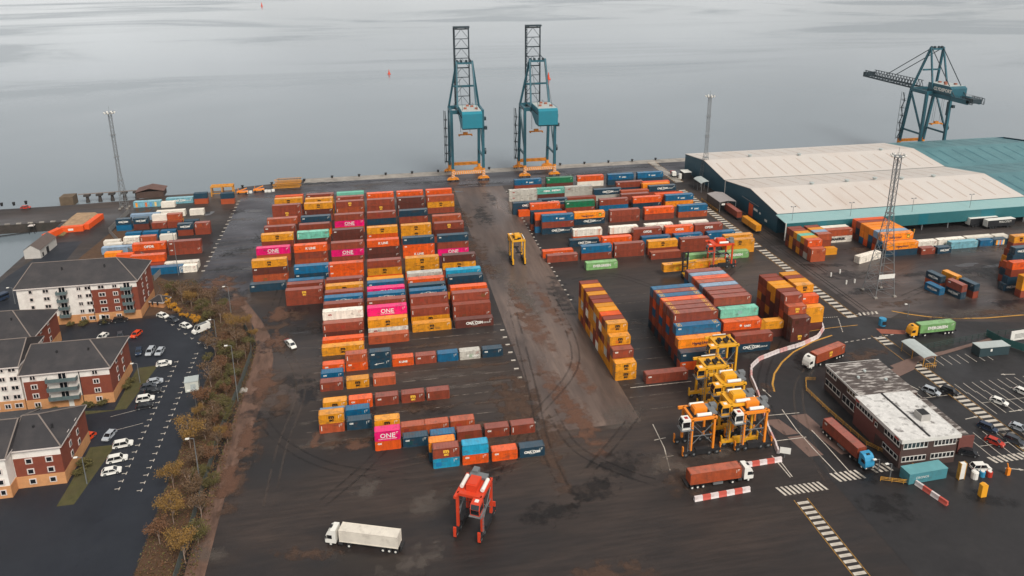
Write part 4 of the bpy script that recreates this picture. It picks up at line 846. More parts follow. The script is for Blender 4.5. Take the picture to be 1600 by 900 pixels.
# reach stacker with a lifted container
t = thing('reach_stacker', 'yellow reach stacker with dark mast lifting a yellow container', 'reach stacker', (108.4, 234.2, 0), R(100))
MB().box(-3.4,2.2,-1.5,1.5,.8,1.9).box(-3.6,-1.6,-1.6,1.6,.9,2.6).build('body', mat_named('yellow'), t)
c_ = MB().box(-1,.8,-.8,.8,1.9,3.6).build('cab', DARK, t); MB().box(-.95,.75,-.85,.85,2.4,3.3).build('window', GLASS, c_)
mb = MB()
for y in (-1,1): mb.bar((2.6,y,.4),(2.6,y,9.6),.4,.5)
for z in (1,4,7,9.4): mb.bar((2.6,-1,z),(2.6,1,z),.35,.4)
mb.build('mast', DARK, t)
for x, y in ((1.6,-1.5),(1.6,1.5),(-2.6,-1.3),(-2.6,1.3)): MB().cyl((x,y-.35,.8),(x,y+.35,.8),.8,12).build('wheel', TYRE, t)
MB().box(2.9,3.4,-5,5,5.2,5.7).build('spreader', mat_named('yellow'), t)
container(100.4, 238.2, 1.6, 40, 'y', '', 'yellow container held up by the reach stacker beside red-brown ones', None)
# ------------------------------------------------------------------ lorries
def lorry(label, x, y, rz, cab, trailer=True, L_=12.6):
    "cab front bumper at x, y; the lorry points along its own +x"
    t = thing('lorry', label, 'lorry', (x, y, 0), rz, 'container lorries'); P_ = mat_named(cab)
    c_ = MB().prism([(-2.2,.75),(0,.75),(.06,1.5),(-.12,2.5),(-.5,3.3),(-1.1,3.75),(-2.2,3.8)], -1.22, 1.22).build('cab', P_, t)
    MB().add([(-.075,-1.1,1.65),(-.075,1.1,1.65),(-.36,1.1,2.75),(-.36,-1.1,2.75)], [(0,1,2,3)]).box(-1.5,-.5,-1.25,-1.22,1.75,2.6).box(-1.5,-.5,1.22,1.25,1.75,2.6).build('window', GLASS, c_)
    o = c_.children[0]; o.location = (.08, 0, .02)
    MB().box(-.02,.1,-1.1,1.1,.5,1.0).build('bumper', DARK, c_); MB().box(.1,.13,-1.1,-.75,.75,.95).box(.1,.13,.75,1.1,.75,.95).build('headlight', WHITE, c_)
    MB().box(-.35,-.2,-1.5,-1.25,1.9,2.5).box(-.35,-.2,1.25,1.5,1.9,2.5).build('mirror', DARK, c_)
    MB().box(-1.2,-.7,-.4,.4,3.72,3.86).build('roof_light_bar', DARK, c_)
    MB().box(-6.2,-.3,-.5,.5,.65,.95).cyl((-3.6,-.95,.75),(-2.7,-.95,.75),.35,8).cyl((-3.6,.95,.75),(-2.7,.95,.75),.35,8).build('chassis', DARK, t)
    xs = [-1.1,-4.9]
    if trailer:
        MB().box(-3.0-L_,-3.0,-.45,.45,.95,1.28).box(-3.2-L_,-2.9-L_,-1.2,1.2,.9,1.3).build('trailer_frame', DARK, t)
        xs += [-9.6-(L_-10)*.9-i*1.3 for i in (0,1,2)]
        MB().box(-9.5,-7.2,-1.1,-.5,.4,.95).build('side_locker', STEELG, t)
    wm = shared('lwheel', lambda: MB().cyl((0,-.2,0),(0,.2,0),.5,12).cyl((0,-.22,0),(0,.22,0),.24,8,1).mesh('wheel', [TYRE, WHITE]))
    for wx in xs:
        for sy in (-1,1): o = link('wheel', wm, t); o.location = (wx, sy, .5)
    c, s_ = math.cos(rz), math.sin(rz)
    def pt(lx, ly): return (x+lx*c-ly*s_, y+lx*s_+ly*c)
    return t, pt
t, pt = lorry('white-cabbed lorry carrying a red-brown container, turning past the yellow kerb line', 116.2, 170.4, R(180+19), 'white')
px_ = pt(-2.9, 1.22); container(px_[0], px_[1], 1.3, 40, 'r', 'M', 'rust-brown container carried on the white-cabbed lorry at the bend', None, rz=R(19))
t, pt = lorry('blue-cabbed lorry carrying a red-brown container beside the office building', 106.3, 127.6, R(-85), 'blue')
px_ = pt(-2.9-12.19, -1.22); container(px_[0], px_[1], 1.3, 40, 'b', 'T', 'red-brown container carried on the blue-cabbed lorry beside the office', None, rz=R(-85))
t, pt = lorry('yellow-cabbed lorry carrying a light green container on the terminal road', 157.4, 181.4, R(180), 'tyellow')
px_ = pt(-2.9, 1.22); container(px_[0], px_[1], 1.3, 40, 'e', 'E', 'light green lettered container carried on the yellow-cabbed lorry', None)
t, pt = lorry('white-cabbed lorry with rust container in front of the orange straddle carriers', 78.6, 130.6, R(1), 'white')
px_ = pt(-2.9-12.19, -1.22); container(px_[0], px_[1], 1.3, 40, 'r', '', 'rust-brown container on the white-cabbed lorry in front of orange carriers', None, rz=R(1))
P = at(560, 850); t, pt = lorry('white lorry with a plain white box parked at the near edge of the yard', P.x-6, P.y+2, R(160), 'white')
px_ = pt(-2.9, 1.22); container(px_[0], px_[1], 1.3, 40, 'w', '', 'plain white container on the white lorry at the near edge', None, rz=R(-20))
# curtain-side trailers under the canopy
for x, lab, tx in ((247.5,'black curtain-sided trailer without lettering, left of two by the canopy',None),(253,'black curtain-sided trailer with white lettering by the canopy','MALCOLM')):
    t = thing('trailer', lab, 'trailer', (x, 258.5 if tx else 262, 0), R(1), 'trailers by the canopy')
    MB().box(0,13.6,-1.25,1.25,1.1,3.95).build('curtain_side', mat_named('black'), t); MB().box(-.05,13.65,-1.28,1.28,3.95,4.05).build('roof', WHITE, t); MB().box(-.08,-.01,-1.2,1.2,1.15,3.9).build('rear_door', WHITE, t)
    MB().box(.5,13,-.5,.5,.8,1.1).build('chassis', DARK, t)
    for wx in (2,3.3,4.6,10.5): o = MB().cyl((wx,-1.1,.5),(wx,1.1,.5),.5,12).build('wheel', TYRE, t)
    if tx: o = link('lettering', text_mesh(tx, 1.3, WHITE), t); o.location = (8.6, -1.28, 3.0)
# ------------------------------------------------------------------ blocks of flats
RENDERW = mat('white_render', lin((226,218,208)), .8, .05, .3, dirt=(*lin((165,150,142)),.5), dscale=.25)
BRICKR = mat('red_facing_brick', lin((124,60,40)), .8, .12, 2.5, dirt=(*lin((104,46,36)),.6), dscale=.5)
STONEB = mat('buff_block_base', lin((196,140,92)), .8, .1, 1.2, dirt=(*lin((160,110,72)),.5), dscale=.5)
SLATE = mat('dark_roof_tile', lin((50,47,48)), .6, .12, .4, dirt=(*lin((70,64,62)),.6), dscale=.2, bump=.03, bscale=5)
TRIM = mat('pale_trim', lin((206,194,186)), .6, .08, 1.)
BALC = mat('glass_and_steel_balcony', lin((92,106,106)), .25, .2, 1.5)
def win_mesh(wd, ht, n_):
    def f():
        mb = MB().box(-wd/2-.14, wd/2+.14, -.12, 0, -.14, ht+.12)
        return mb.mesh('window', [TRIM])
    def g():
        mb = MB(); pw = wd/n_
        for i in range(n_): mb.box(-wd/2+i*pw+.09, -wd/2+(i+1)*pw-.09, -.15, -.11, .08, ht-.08)
        return mb.mesh('pane', [GLASS])
    return shared(('w', wd, ht, n_), f), shared(('wp', wd, ht, n_), g)
def window(par, x, y, z, wd=1.5, ht=1.25, n_=2, rz=0):
    a, b_ = win_mesh(wd, ht, n_)
    o = link('window', a, par); o.location = (x, y, z); o.rotation_euler = (0, 0, rz); link('pane', b_, o)
def hip(par, x0, x1, y0, y1, zE, zR, hl, hr, ov=.5):
    x0, x1, y0, y1 = x0-ov, x1+ov, y0-ov, y1+ov; ym = (y0+y1)/2
    v = [(x0,y0,zE),(x1,y0,zE),(x1,y1,zE),(x0,y1,zE),(x0+hl,ym,zR),(x1-hr,ym,zR)]
    ro = MB().add(v+[(a,b,c-.02) for a,b,c in v[:4]], [(0,1,5,4),(1,2,5),(2,3,4,5),(3,0,4),(6,9,8,7)]).build('roof', SLATE, par)
    f = MB().box(x0,x1,y0-.05,y0+.15,zE-.35,zE-.02).box(x1-.15,x1+.05,y0,y1,zE-.35,zE-.02).box(x0-.05,x0+.15,y0,y1,zE-.35,zE-.02)
    f.build('fascia', TRIM, ro)
    mb = MB()
    for p, q in ((4,0),(4,3),(5,1),(5,2),(4,5)): mb.bar([v[p][0],v[p][1],v[p][2]+.04],[v[q][0],v[q][1],v[q][2]+.04],.28,.12)
    mb.build('ridge_tiles', mat_ridge, ro)
    for x in (x0+(x1-x0)*.35, x0+(x1-x0)*.7): MB().cyl((x,ym-3,zR-2.2),(x,ym-3,zR-.9),.25,8).build('roof_vent', DARK, ro)
mat_ridge = mat('ridge_tile', lin((120,108,100)), .7, .1, 1.)
def flats(label, x0, x1, y0, y1, zE, zR, hl, hr, segs, side=None, wins=(), balc=(), base=3.0, sidewins=True):
    t = thing('apartment_block', label, 'apartment building', (0, 0, 0), 0, 'blocks of flats by the river')
    t.location = (x0, y0, 0); W1, D1 = x1-x0, y1-y0
    w = MB().box(0,W1,0,D1,0,zE).build('wall', RENDERW, t)
    for a, b_, m_ in segs:                                           # brick panels, proud of the render
        if m_ == 'b': MB().box(a,b_,-.06,-.002,base,zE-2.3).build('brick_panel', BRICKR, t)
        if m_ == 'B': MB().box(a,b_,-.06,-.002,base,zE).build('brick_panel', BRICKR, t)
    MB().box(-.03,W1+.09,-.09,-.001,0,base).build('stone_base', STONEB, t)
    if side != 'w': MB().box(W1+.002,W1+.06,-.05,D1,base,zE).build('brick_panel', BRICKR, t)
    MB().box(W1+.002,W1+.1,0,D1,0,base).build('stone_base', STONEB, t)
    fl = int(round((zE-base)/2.6))+1
    for x, n_, wd in wins:
        for k in range(fl):
            if zE-(.9+k*2.65) > 1.4: window(t, x, -.06, .95+k*2.62, wd, 1.15, n_)
    if sidewins:
        for y in (D1*.33, D1*.62):
            for k in range(1, fl): window(t, W1+.06, y, .95+k*2.62, .9, 1.2, 1, R(90))
    for a, b_ in balc:
        for k in range(1, fl):
            z = k*2.62+.2
            b = MB().box(a,b_,-1.5,-.05,z,z+.16).build('balcony', STEELG, t)
            mb = MB().box(a,b_,-1.53,-1.47,z+.2,z+1.15).box(a-.03,a+.03,-1.5,-.1,z+.2,z+1.15).box(b_-.03,b_+.03,-1.5,-.1,z+.2,z+1.15); mb.build('railing', BALC, b)
            nb = max(1, int((b_-a)/4))
            for i in range(nb):
                xm = a+(b_-a)*(i+.5)/nb; window(t, xm, -.06, z+.2, 1.9, 2.1, 2)
    for x in [s_[0] for s_ in segs if s_[0] > .5]: MB().box(x-.08,x+.08,-.2,-.07,.2,zE-.4).build('downpipe', DARK, t)
    hip(t, 0, W1, 0, D1, zE, zR, hl, hr)
    return t
t = flats('largest apartment block, white render and red brick, nearest the containers', -113.6, -78.4, 240, 256, 13.4, 18.6, 3, 8, [(0,21.4,'w'),(21.4,35.2,'b')],
    wins=[(4,1,1.0),(8.4,2,1.7),(18,2,1.2),(20.6,2,1.7),(24.6,2,1.8),(28.6,2,1.3)], balc=[(11.6,14.6),(30.6,33.8)])
MB().box(22.6,24.0,-.2,-.09,0,2.4).build('entrance_door', WHITE, t); MB().box(23.3,23.8,-.24,-.2,.1,2.2).build('door_pane', GLASS, t)
t = flats('apartment block with long balconies in the middle, red brick corners', -92.9, -72.0, 190, 206, 10.6, 14.9, .6, 7, [(.2,5.6,'b'),(13.6,20.9,'b')],
    wins=[(2.6,2,1.3),(17.4,2,1.3)], balc=[(5.9,13.2)])
MB().box(10,11.2,-.2,-.09,0,2.4).build('entrance_door', WHITE, t)
flats('tall white apartment block at left edge, joined to the balcony block', -122, -93.6, 190.6, 206, 12.9, 16.8, 5, .6, [], side='w', wins=[(17.5,2,1.2),(21.5,2,1.7),(24.4,2,1.3),(27.0,2,1.7),(13.5,2,1.5)])
flats('apartment block at bottom left with small square windows', -82.4, -72.6, 157.8, 173, 9.9, 13.6, .4, 7, [(.1,9.8,'b')], wins=[(3.2,1,1.2),(7.3,1,1.2)])
flats('white wing of the bottom left apartment block, at the left edge', -105, -82.5, 155.0, 173, 10.2, 13.9, 5, .6, [], side='w', wins=[(21.0,1,1.),(17,2,1.5),(12.6,2,1.5)])
flats('apartment block seen mostly by its dark roof, between the largest and the balcony block', -122, -98.6, 211, 229, 10.2, 15.2, 9, 8, [(16,23.3,'b')], wins=[(19.6,2,1.3)], sidewins=True)
t = thing('bin_store', 'low dark-roofed bin store beside the largest apartment block', 'shed', (-74.8, 249, 0), R(-20))
MB().box(-2.4,2.4,-2,2,0,2.1).build('wall', STONEB, t); hip(t, -2.4, 2.4, -2, 2, 2.1, 3.6, 2.2, 2.2, .3)
t = thing('site_cabin', 'small cream metal cabin standing between car park and trees', 'cabin', (-53.0, 192.6, 0), R(8))
MB().box(-1.7,1.7,-1.5,1.5,.1,3.0).build('wall', mat('cream_cabin', lin((196,196,184)),.6,.1,1., corr=('X',1.5,.02)), t); MB().box(-1.8,1.8,-1.6,1.6,3.0,3.15).build('roof', PALEROOF, t); MB().box(-.3,1.,-1.56,-1.5,.2,2.3).build('door', PALEROOF, t)
# riverside sheds
t = thing('boat_shed', 'white-walled shed with grey pitched roof at the edge of the basin', 'shed', (-137.2, 301.5, 0), R(-3))
MB().prism([(0,0),(6,0),(6,3.6),(3,5.6),(0,3.6)], 0, 14).build('wall', mat('white_shed_boards', lin((186,180,172)),.8,.1,.6, corr=('X',1.6,.02)), t)
MB().add([(-.3,-.3,3.5),(3,-.3,5.75),(3,14.3,5.75),(-.3,14.3,3.5)],[(0,1,2,3)]).add([(6.3,-.3,3.5),(3,-.3,5.75),(3,14.3,5.75),(6.3,14.3,3.5)],[(3,2,1,0)]).build('roof', mat('brown_grey_roof', lin((92,80,74)),.7,.1,.5), t)
MB().box(6.0,6.06,5,7,0,2.6).build('door', DARK, t); MB().box(6.0,6.06,1.4,2.4,.2,1.8).build('door', DARK, t)
t = thing('old_shed', 'brown weathered shed with broad roof on the quay behind the far containers', 'shed', (-116.2, 373.4, 0), R(3))
MB().box(.4,12.6,.4,8,0,3).build('wall', mat('brown_boards', lin((76,58,50)),.9,.2,.8), t); MB().prism([(0,3),(6.6,4.6),(13.2,3),(13.2,3.2),(6.6,4.85),(0,3.2)], 0, 8.4).build('roof', mat('rusty_roof', lin((100,74,66)),.8,.2,.4), t)
# derelict jetty: deck strip on separate piers standing in the water
t = thing('derelict_jetty', 'derelict jetty on separate piers in the water at far left', 'jetty', (-150, 384, -4))
MB().box(-3,3,-3,3,0,4.6).build('dolphin', mat('rubble_concrete', lin((96,80,62)),.9,.25,.6), t)
pm = MB().cyl((0,0,0),(0,0,3.4),1.0,8,0,.6).box(-1.4,1.4,-1.2,1.2,3.2,4.1).mesh('pier', mat('stained_pier', lin((62,56,52)),.9,.2,1.))
for i in range(6): o = link('pier', pm, t); o.location = (8+i*5.6, 1.5+i*.3, 0)
for i in range(6): MB().bar((4+i*5.6,1.5+i*.3,4.35),(9.4+i*5.6,1.8+i*.3,4.35),.9,.3).build('deck_plank', mat_ridge, t)
# stacked spreader frames and gear by the quay
LATY = mat('yellow_spreader_steel', lin((206,142,52)), .5, .2, .8, dirt=(*lin((110,66,40)),.7), dscale=.8)
for k, (x, y, z, L_) in enumerate(((-52.6,377.2,0,13.2),(-51.6,377.8,2.2,13.0),(-51,379.9,0,12),(-50.6,379.6,2.2,12))):
    t = thing('spreader_frame', 'yellow lattice spreader frame, %s, on quay left of the cranes' % ('lower front one of the pile','upper front one of the pile','lower rear one of the pile','upper rear one of the pile')[k], 'spreader', (x, y, z), 0, 'piled spreader frames')
    mb = MB()
    for yy in (0,1.8): mb.bar((0,yy,.25),(L_,yy,.25),.3,.3).bar((0,yy,1.8),(L_,yy,1.8),.2,.2)
    MBf = mb.build('frame', LATY, t)
    mb = MB()
    for i in range(9): mb.bar((i*L_/9,0,.3),((i+.5)*L_/9,0,1.8),.16).bar(((i+.5)*L_/9,0,1.8),((i+1)*L_/9,0,.3),.16).bar((i*L_/9,0,1.8),(i*L_/9,1.8,1.8),.16)
    mb.build('lattice', LATY, t)
t = thing('steel_trestle', 'orange-brown steel frame standing behind the far containers on the quay', 'frame', (-80.5, 370, 0))
mb = MB()
for x in (0,5,10):
    for y in (0,3.4): mb.bar((x,y,0),(x,y,5),.5,.5)
for y in (0,3.4): mb.bar((-.3,y,4.8),(10.3,y,4.8),.6,.6).bar((-.3,y,1.5),(10.3,y,1.5),.3,.3)
for x in (0,5,10): mb.bar((x,0,4.8),(x,3.4,4.8),.5,.5)
mb.box(0,10,.3,3.1,4.6,4.75).build('frame', LATY, t)
for k, (x, y, c_) in enumerate(((-66.5,372.5,'orange'),(-59,374.6,'orange'))):
    t = thing('work_platform', 'small orange machine on quay, %s, left of the piled spreaders' % ('left of two','right of two')[k], 'machine', (x, y, 0), .1*k)
    MB().box(-2.6,2.6,-1,1,.5,1.2).build('chassis', mat_named(c_), t)
    MB().bar((-2,0,1.2),(2.2,0,2.6),.4,.4).bar((-1.8,-.6,1),(-1.8,-.6,3),.2,.2).build('arm', mat_named(c_), t)
    for wx in (-1.8,1.8): MB().cyl((wx,-1.1,.45),(wx,1.1,.45),.45,10).build('wheel', TYRE, t)
for k, (px, py) in enumerate(((386,302),(392,301.5),(416,300),(421,300),(427,299))):
    P = at(px, py); tag(MB().box(P.x-.7,P.x+.7,P.y-.5,P.y+.5,0,1.1).build('concrete_block', WHITE), 'white block, %s from the left, in a row on the quay' % ORD[k+1], 'block', 'white blocks on the quay')
bm_ = MB().cyl((0,0,0),(0,0,.9),.5,8).cyl((0,0,.9),(0,0,1.2),.75,8).mesh('bollard', DARK)
for k, x in enumerate([-68,-54,-38,-24,-10,4,18,32,60,74,100,114,128,142,156]):
    o = link('bollard', bm_); y = 391.6 if x > -38 else 383+(x+68)*.18; o.location = (x, y-.5, 0.02); tag(o, 'dark mooring bollard, %s from the left along the quay edge' % ORD[k+1], 'bollard', 'mooring bollards')
# orange flood-barrier boxes round the slipway
ORB = mat('orange_tank_paint', lin((222,86,30)), .5, .08, .6)
for k, (p, q, lab) in enumerate((((-134.4,331.2),(-125.6,331.6),'front orange tank of the bent row beside the basin, white mark'),((-125.0,332.5),(-123.4,346.5),'long orange tank running away along the slipway'),((-137.6,322.5),(-134.6,330.4),'short orange tank nearest the white shed'))):
    t = thing('orange_tank', lab, 'tank', (p[0], p[1], 0), math.atan2(q[1]-p[1], q[0]-p[0]), 'orange tanks by the basin'); d = math.dist(p, q)
    MB().box(0,d,-1.2,1.2,0,2.3).build('shell', ORB, t)
    mb = MB()
    for i in range(int(d/1.6)+1): mb.box(i*1.6-.06,i*1.6+.06,-1.26,1.26,0,2.36)
    mb.build('rib', ORB, t)
    if k == 0: MB().box(3,5,-1.28,-1.25,.7,1.6).build('marking', WHITE, t)
tag(MB().prism([(-137.5,0),(-125.5,0),(-127.5,1.3),(-135,1.6)], 333.5, 352).build('rubble_heap', mat('rubble', lin((156,128,98)),.9,.3,.5, bump=.2, bscale=1.)), 'sandy rubble heap inside the bent row of orange tanks', 'rubble')
tag(MB().prism([(-139,-4),(-132,0),(-133,.6),(-139.5,-3)], 326, 345).build('rubble_bank', mat('weedy_rubble', lin((112,98,62)),.9,.35,.6, bump=.2, bscale=1.)), 'weedy rubble bank sloping into the basin', 'rubble')
mb = MB()
for i in range(13): mb.box(-190+i*4.6,-188+i*4.6,345.3,346,.02,.5)
tag(mb.build('edge_blocks', CONC), 'pale blocks lining the edge of the far left pier', 'edging'); mb.v and None
t = thing('mooring_platform', 'small timber landing stage against the far left pier', 'landing stage', (-151, 343.6, -4)); 
MB().box(-1.2,1.2,-1,1,3.6,3.8).build('deck', TRIM, t); mb = MB()
for x in (-1.1,1.1):
    for y in (-.9,.9): mb.bar((x,y,0),(x,y,4.6),.18)
mb.bar((-1.2,0,.6),(-24,-6,.6),.35).build('post', DARK, t)
for k, (px, py) in enumerate(((3,322),(22,321),(41,319))):
    P = at(px, py); tag(MB().cyl((P.x,P.y,0),(P.x,P.y,1.6),.5,8,0,.7).build('bollard', DARK), 'squat bollard on far left pier, %s from the left' % ORD[k+1], 'bollard')
# buoys
def buoy(x, y, s_, label):
    t = thing('buoy', label, 'buoy', (x, y, -4), 0, 'channel buoys'); rm_ = mat_named('carorange')
    MB().cyl((0,0,-.3),(0,0,.9),1.8*s_,12).cyl((0,0,.9),(0,0,4.2*s_),1.1*s_,8,0,.5*s_).build('float', rm_, t); MB().cyl((0,0,4.2*s_),(0,0,5.6*s_),.35*s_,6).build('topmark', rm_, t)
P = at(608, 116, -4); buoy(P.x, P.y, .85, 'small orange buoy alone on the water left of the cranes')
P = at(409, 9.5, -4); buoy(P.x, P.y, 1.5, 'distant orange buoy near the top edge of the water')
P = at(857, 124, -4); buoy(P.x, P.y, 1.2, 'orange buoy seen just right of the right-hand crane mast')
# ------------------------------------------------------------------ fences
FEN = mat('green_grey_mesh_fence', lin((78,84,80)), .6, .2, 1.)
def fence(label, pts, h, step=2.5, mt=FEN, solid=True, name='fence'):
    t = thing(name, label, 'fence', (pts[0][0], pts[0][1], 0)); ox, oy = pts[0][0], pts[0][1]
    for (xa, ya), (xb, yb) in zip(pts, pts[1:]):
        d = math.dist((xa,ya),(xb,yb)); n_ = max(1, int(d/step))
        for i in range(n_):
            a = (xa+(xb-xa)*i/n_-ox, ya+(yb-ya)*i/n_-oy); b_ = (xa+(xb-xa)*(i+1)/n_-ox, ya+(yb-ya)*(i+1)/n_-oy)
            MB().bar((a[0],a[1],0),(a[0],a[1],h),.12).build('post', mt, t)
            if solid: MB().bar((a[0],a[1],h/2),(b_[0],b_[1],h/2),.05,h*.94).build('panel', mt, t)
            else:
                mb = MB()
                for z in (.35,.7,1.0): mb.bar((a[0],a[1],h*z),(b_[0],b_[1],h*z),.09)
                mb.build('rail', mt, t)
    return t
fence('tall grey-green mesh fence between the trees and the dirt track', [(-41.9,100),(-41.9,150),(-41.7,170),(-40.2,190),(-39.6,207),(-41.0,217),(-44.5,226)], 2.6, 3.2)
fence('grey mesh fence from the largest flats up to the far lattice mast', [(-82,270),(-80,283),(-100,301),(-114,326),(-113,352)], 2.4, 3.2, mat('grey_mesh', lin((128,124,120)), .6, .2, 1.))
fence('dark fence along the edge of the terminal road behind the shelter', [(153,172.8),(182,176.4),(200,176)], 1.8, 2.4, mat('dark_green_mesh', lin((50,66,62)), .6, .2, 1.), False)
fence('teal curved screen fence behind the grey portable cabin', [(181,177),(181.5,172),(186,165),(196,160),(210,156)], 2.4, 2.5, mat('teal_screen', lin((40,86,82)), .6, .15, 1.))
fence('yellow guard rail curving round the far end of the office building', [(117,126.2),(111.5,136),(110.4,150),(110.2,160),(112.8,164.6),(115.5,164)], 1.1, 2.4, MARKY, False, 'guard_rail')
fence('yellow guard rail in front of the teal container cabin', [(106.6,124),(111,122.2),(114,121.9)], 1.1, 1.6, MARKY, False, 'guard_rail')
fence('yellow post barrier along the rails beside the grey wagon shed', [(151,318),(151,300)], 1.2, 2, MARKY, False, 'guard_rail')
# barrier of red and white water-filled blocks
BWH = mat('barrier_white_plastic', lin((214,202,198)), .5, .08, 1., dirt=(*lin((150,120,112)),.5), dscale=.8); BRD = mat('barrier_red_plastic', lin((204,150,144)), .5, .1, 1., dirt=(*lin((190,172,168)),.6), dscale=.9)
bpts = [(136.6,195.6),(134.6,190.6),(129.6,185.8),(122.4,182.6),(113.6,180.2),(106,177.4),(101.4,173.8),(98.6,168.4),(96.8,161.5),(94.4,154),(91.6,146.6),(90.4,141.2),(89.2,137)]
bt = thing('traffic_barrier', 'snaking barrier of pale and faded red plastic blocks dividing yard from road', 'barrier', (136.6, 195.6, 0))
bms = [MB().prism([(-.4,0),(.4,0),(.26,.4),(.2,1.05),(-.2,1.05),(-.26,.4)], 0, 1.36).mesh('barrier_block', m_) for m_ in (BWH, BRD)]
i = 0; acc = []
for (xa,ya),(xb,yb) in zip(bpts, bpts[1:]):
    d = math.dist((xa,ya),(xb,yb)); n_ = int(round(d/1.42)); ang = math.atan2(yb-ya, xb-xa)-math.pi/2
    for k in range(n_):
        o = link('barrier_block', bms[1 if i % 7 in (5,6) else 0], bt); o.location = (xa+(xb-xa)*k/n_-136.6, ya+(yb-ya)*k/n_-195.6, 0); o.rotation_euler = (0,0,ang+random.uniform(-.08,.08)); i += 1
bms2 = [bms[0], MB().prism([(-.4,0),(.4,0),(.26,.4),(.2,1.05),(-.2,1.05),(-.26,.4)], 0, 1.36).mesh('barrier_block', mat('faded_red_plastic', lin((188,84,70)), .5, .1, 1.))]
def barrier(label, x, y, rz, n_):
    t = thing('traffic_barrier', label, 'barrier', (x, y, 0), rz)
    for k in range(n_): o = link('barrier_block', bms2[k % 2], t); o.location = (0, k*1.9, 0); o.scale = (1.1, 1.38, 1)
barrier('short red and white barrier behind the white-cabbed lorry', 88.5, 134.6, R(92), 6)
barrier('short red and white barrier at the near edge below the white-cabbed lorry', 76.4, 126.6, R(93), 7)
barrier('red and white barrier end beside the teal container cabin', 113.6, 121.6, R(195), 4)
# kerb-like yellow lines on the road
def ribbon(name, pts, wd, z, mt, h=.006):
    mb = MB()
    for (xa,ya),(xb,yb) in zip(pts, pts[1:]):
        d = Vector((xb-xa, yb-ya)).normalized(); nx, ny = -d.y*wd/2, d.x*wd/2
        mb.add([(xa+nx,ya+ny,z),(xa-nx,ya-ny,z),(xb-nx,yb-ny,z),(xb+nx,yb+ny,z)], [(0,1,2,3)])
    return mb.build(name, mt, None, 'structure')
def rib_px(name, pts, wd, mt, z=.036): return ribbon(name, [tuple(at(*p))[:2] for p in pts], wd, z, mt)
rib_px('yellow_kerb_line', [(1300,524),(1270,534),(1240,550),(1222,566),(1210,584),(1207,600),(1210,612)], .5, MARKY)
rib_px('yellow_kerb_line', [(1393,486),(1420,491),(1450,495),(1490,498),(1540,497),(1600,492)], .55, MARKY)
rib_px('yellow_edge_line', [(1340,508),(1300,512),(1250,520)], .25, MARKY)
for pts in ([(1192,650),(1249,645)], [(1205,690),(1260,683)], [(1222,640),(1245,672),(1270,700),(1310,742)], [(1268,672),(1290,695),(1330,740)], [(1250,540),(1262,533)], [(1020,663),(1038,700),(1047,735)], [(1022,688),(1040,684)], [(1035,715),(1052,712)],
            [(1215,715),(1238,745)], [(1206,712),(1235,746)], [(985,606),(1080,596)], [(1040,590),(1075,588)]):
    rib_px('white_line', pts, .22, MARK)
# dashed give-way, arrows
for pts in ([(1322,494),(1345,491)], [(1280,497),(1310,495)], [(1310,498),(1317,520)], [(1320,535),(1400,522)]):
    for k in range(9):
        a, b_ = at(*pts[0]), at(*pts[1]); p = a.lerp(b_, k/9); q = a.lerp(b_, (k+.55)/9); ribbon('white_dash', [p[:2], q[:2]], .28, .037, MARK)
def arrow(px, py, ang, s_=1):
    P = at(px, py); o = MB().add([(-2*s_,-.12,0),(1*s_,-.12,0),(1*s_,.12,0),(-2*s_,.12,0)], [(0,1,2,3)]).add([(1*s_,-.45,0),(2.1*s_,0,0),(1*s_,.45,0)], [(0,1,2)]).build('road_arrow', MARK, None, 'structure'); o.location = (P.x, P.y, .04); o.rotation_euler = (0,0,ang)
arrow(1518,653,.1); arrow(1425,604,R(110)); arrow(1575,585,R(170)); arrow(1198,614,R(95)); arrow(1587,642,0); arrow(1585,733,R(-20))
# row numbers and markers painted along the block edges
def markers(name, x, y0, y1, step, wd=1.0):
    m_ = MB().box(-wd/2,wd/2,-.35,.35,.0,.006).mesh('row_marker', MARK); p = MB().box(x-.05,x+.05,y0,y0+.4,.03,.036).build(name, MARK, None, 'structure'); y = y0
    while y < y1: o = link('row_marker', m_, p); o.location = (x, y, .032); y += step
markers('row_markings', 35.6, 172, 212, 4.67, 1.3); markers('row_markings', 62.3, 226, 352, 4.0, .8); markers('row_markings', -66.4, 276, 362, 4.67, 1.3); markers('row_markings', 34.9, 160, 168, 4.67, 1.3)
MARKF = mat('faint_worn_line', lin((118,106,96)), .6, .4, 1.2, dirt=(*lin((46,40,37)),.95), dscale=.5, dlo=.4, dhi=.56)
for k in range(12): ribbon('bay_line', [(-21, 161.8+k*4.67), (36, 161.8+k*4.67)], .3, .031, MARKF)
for k in range(9): ribbon('bay_line', [(-66, 272+k*4.67), (-47, 272+k*4.67)], .3, .031, MARKF)
for k in range(12): ribbon('bay_line', [(62.4, 160+k*6), (80+k*1.5, 160+k*6)], .2, .031, MARKF)
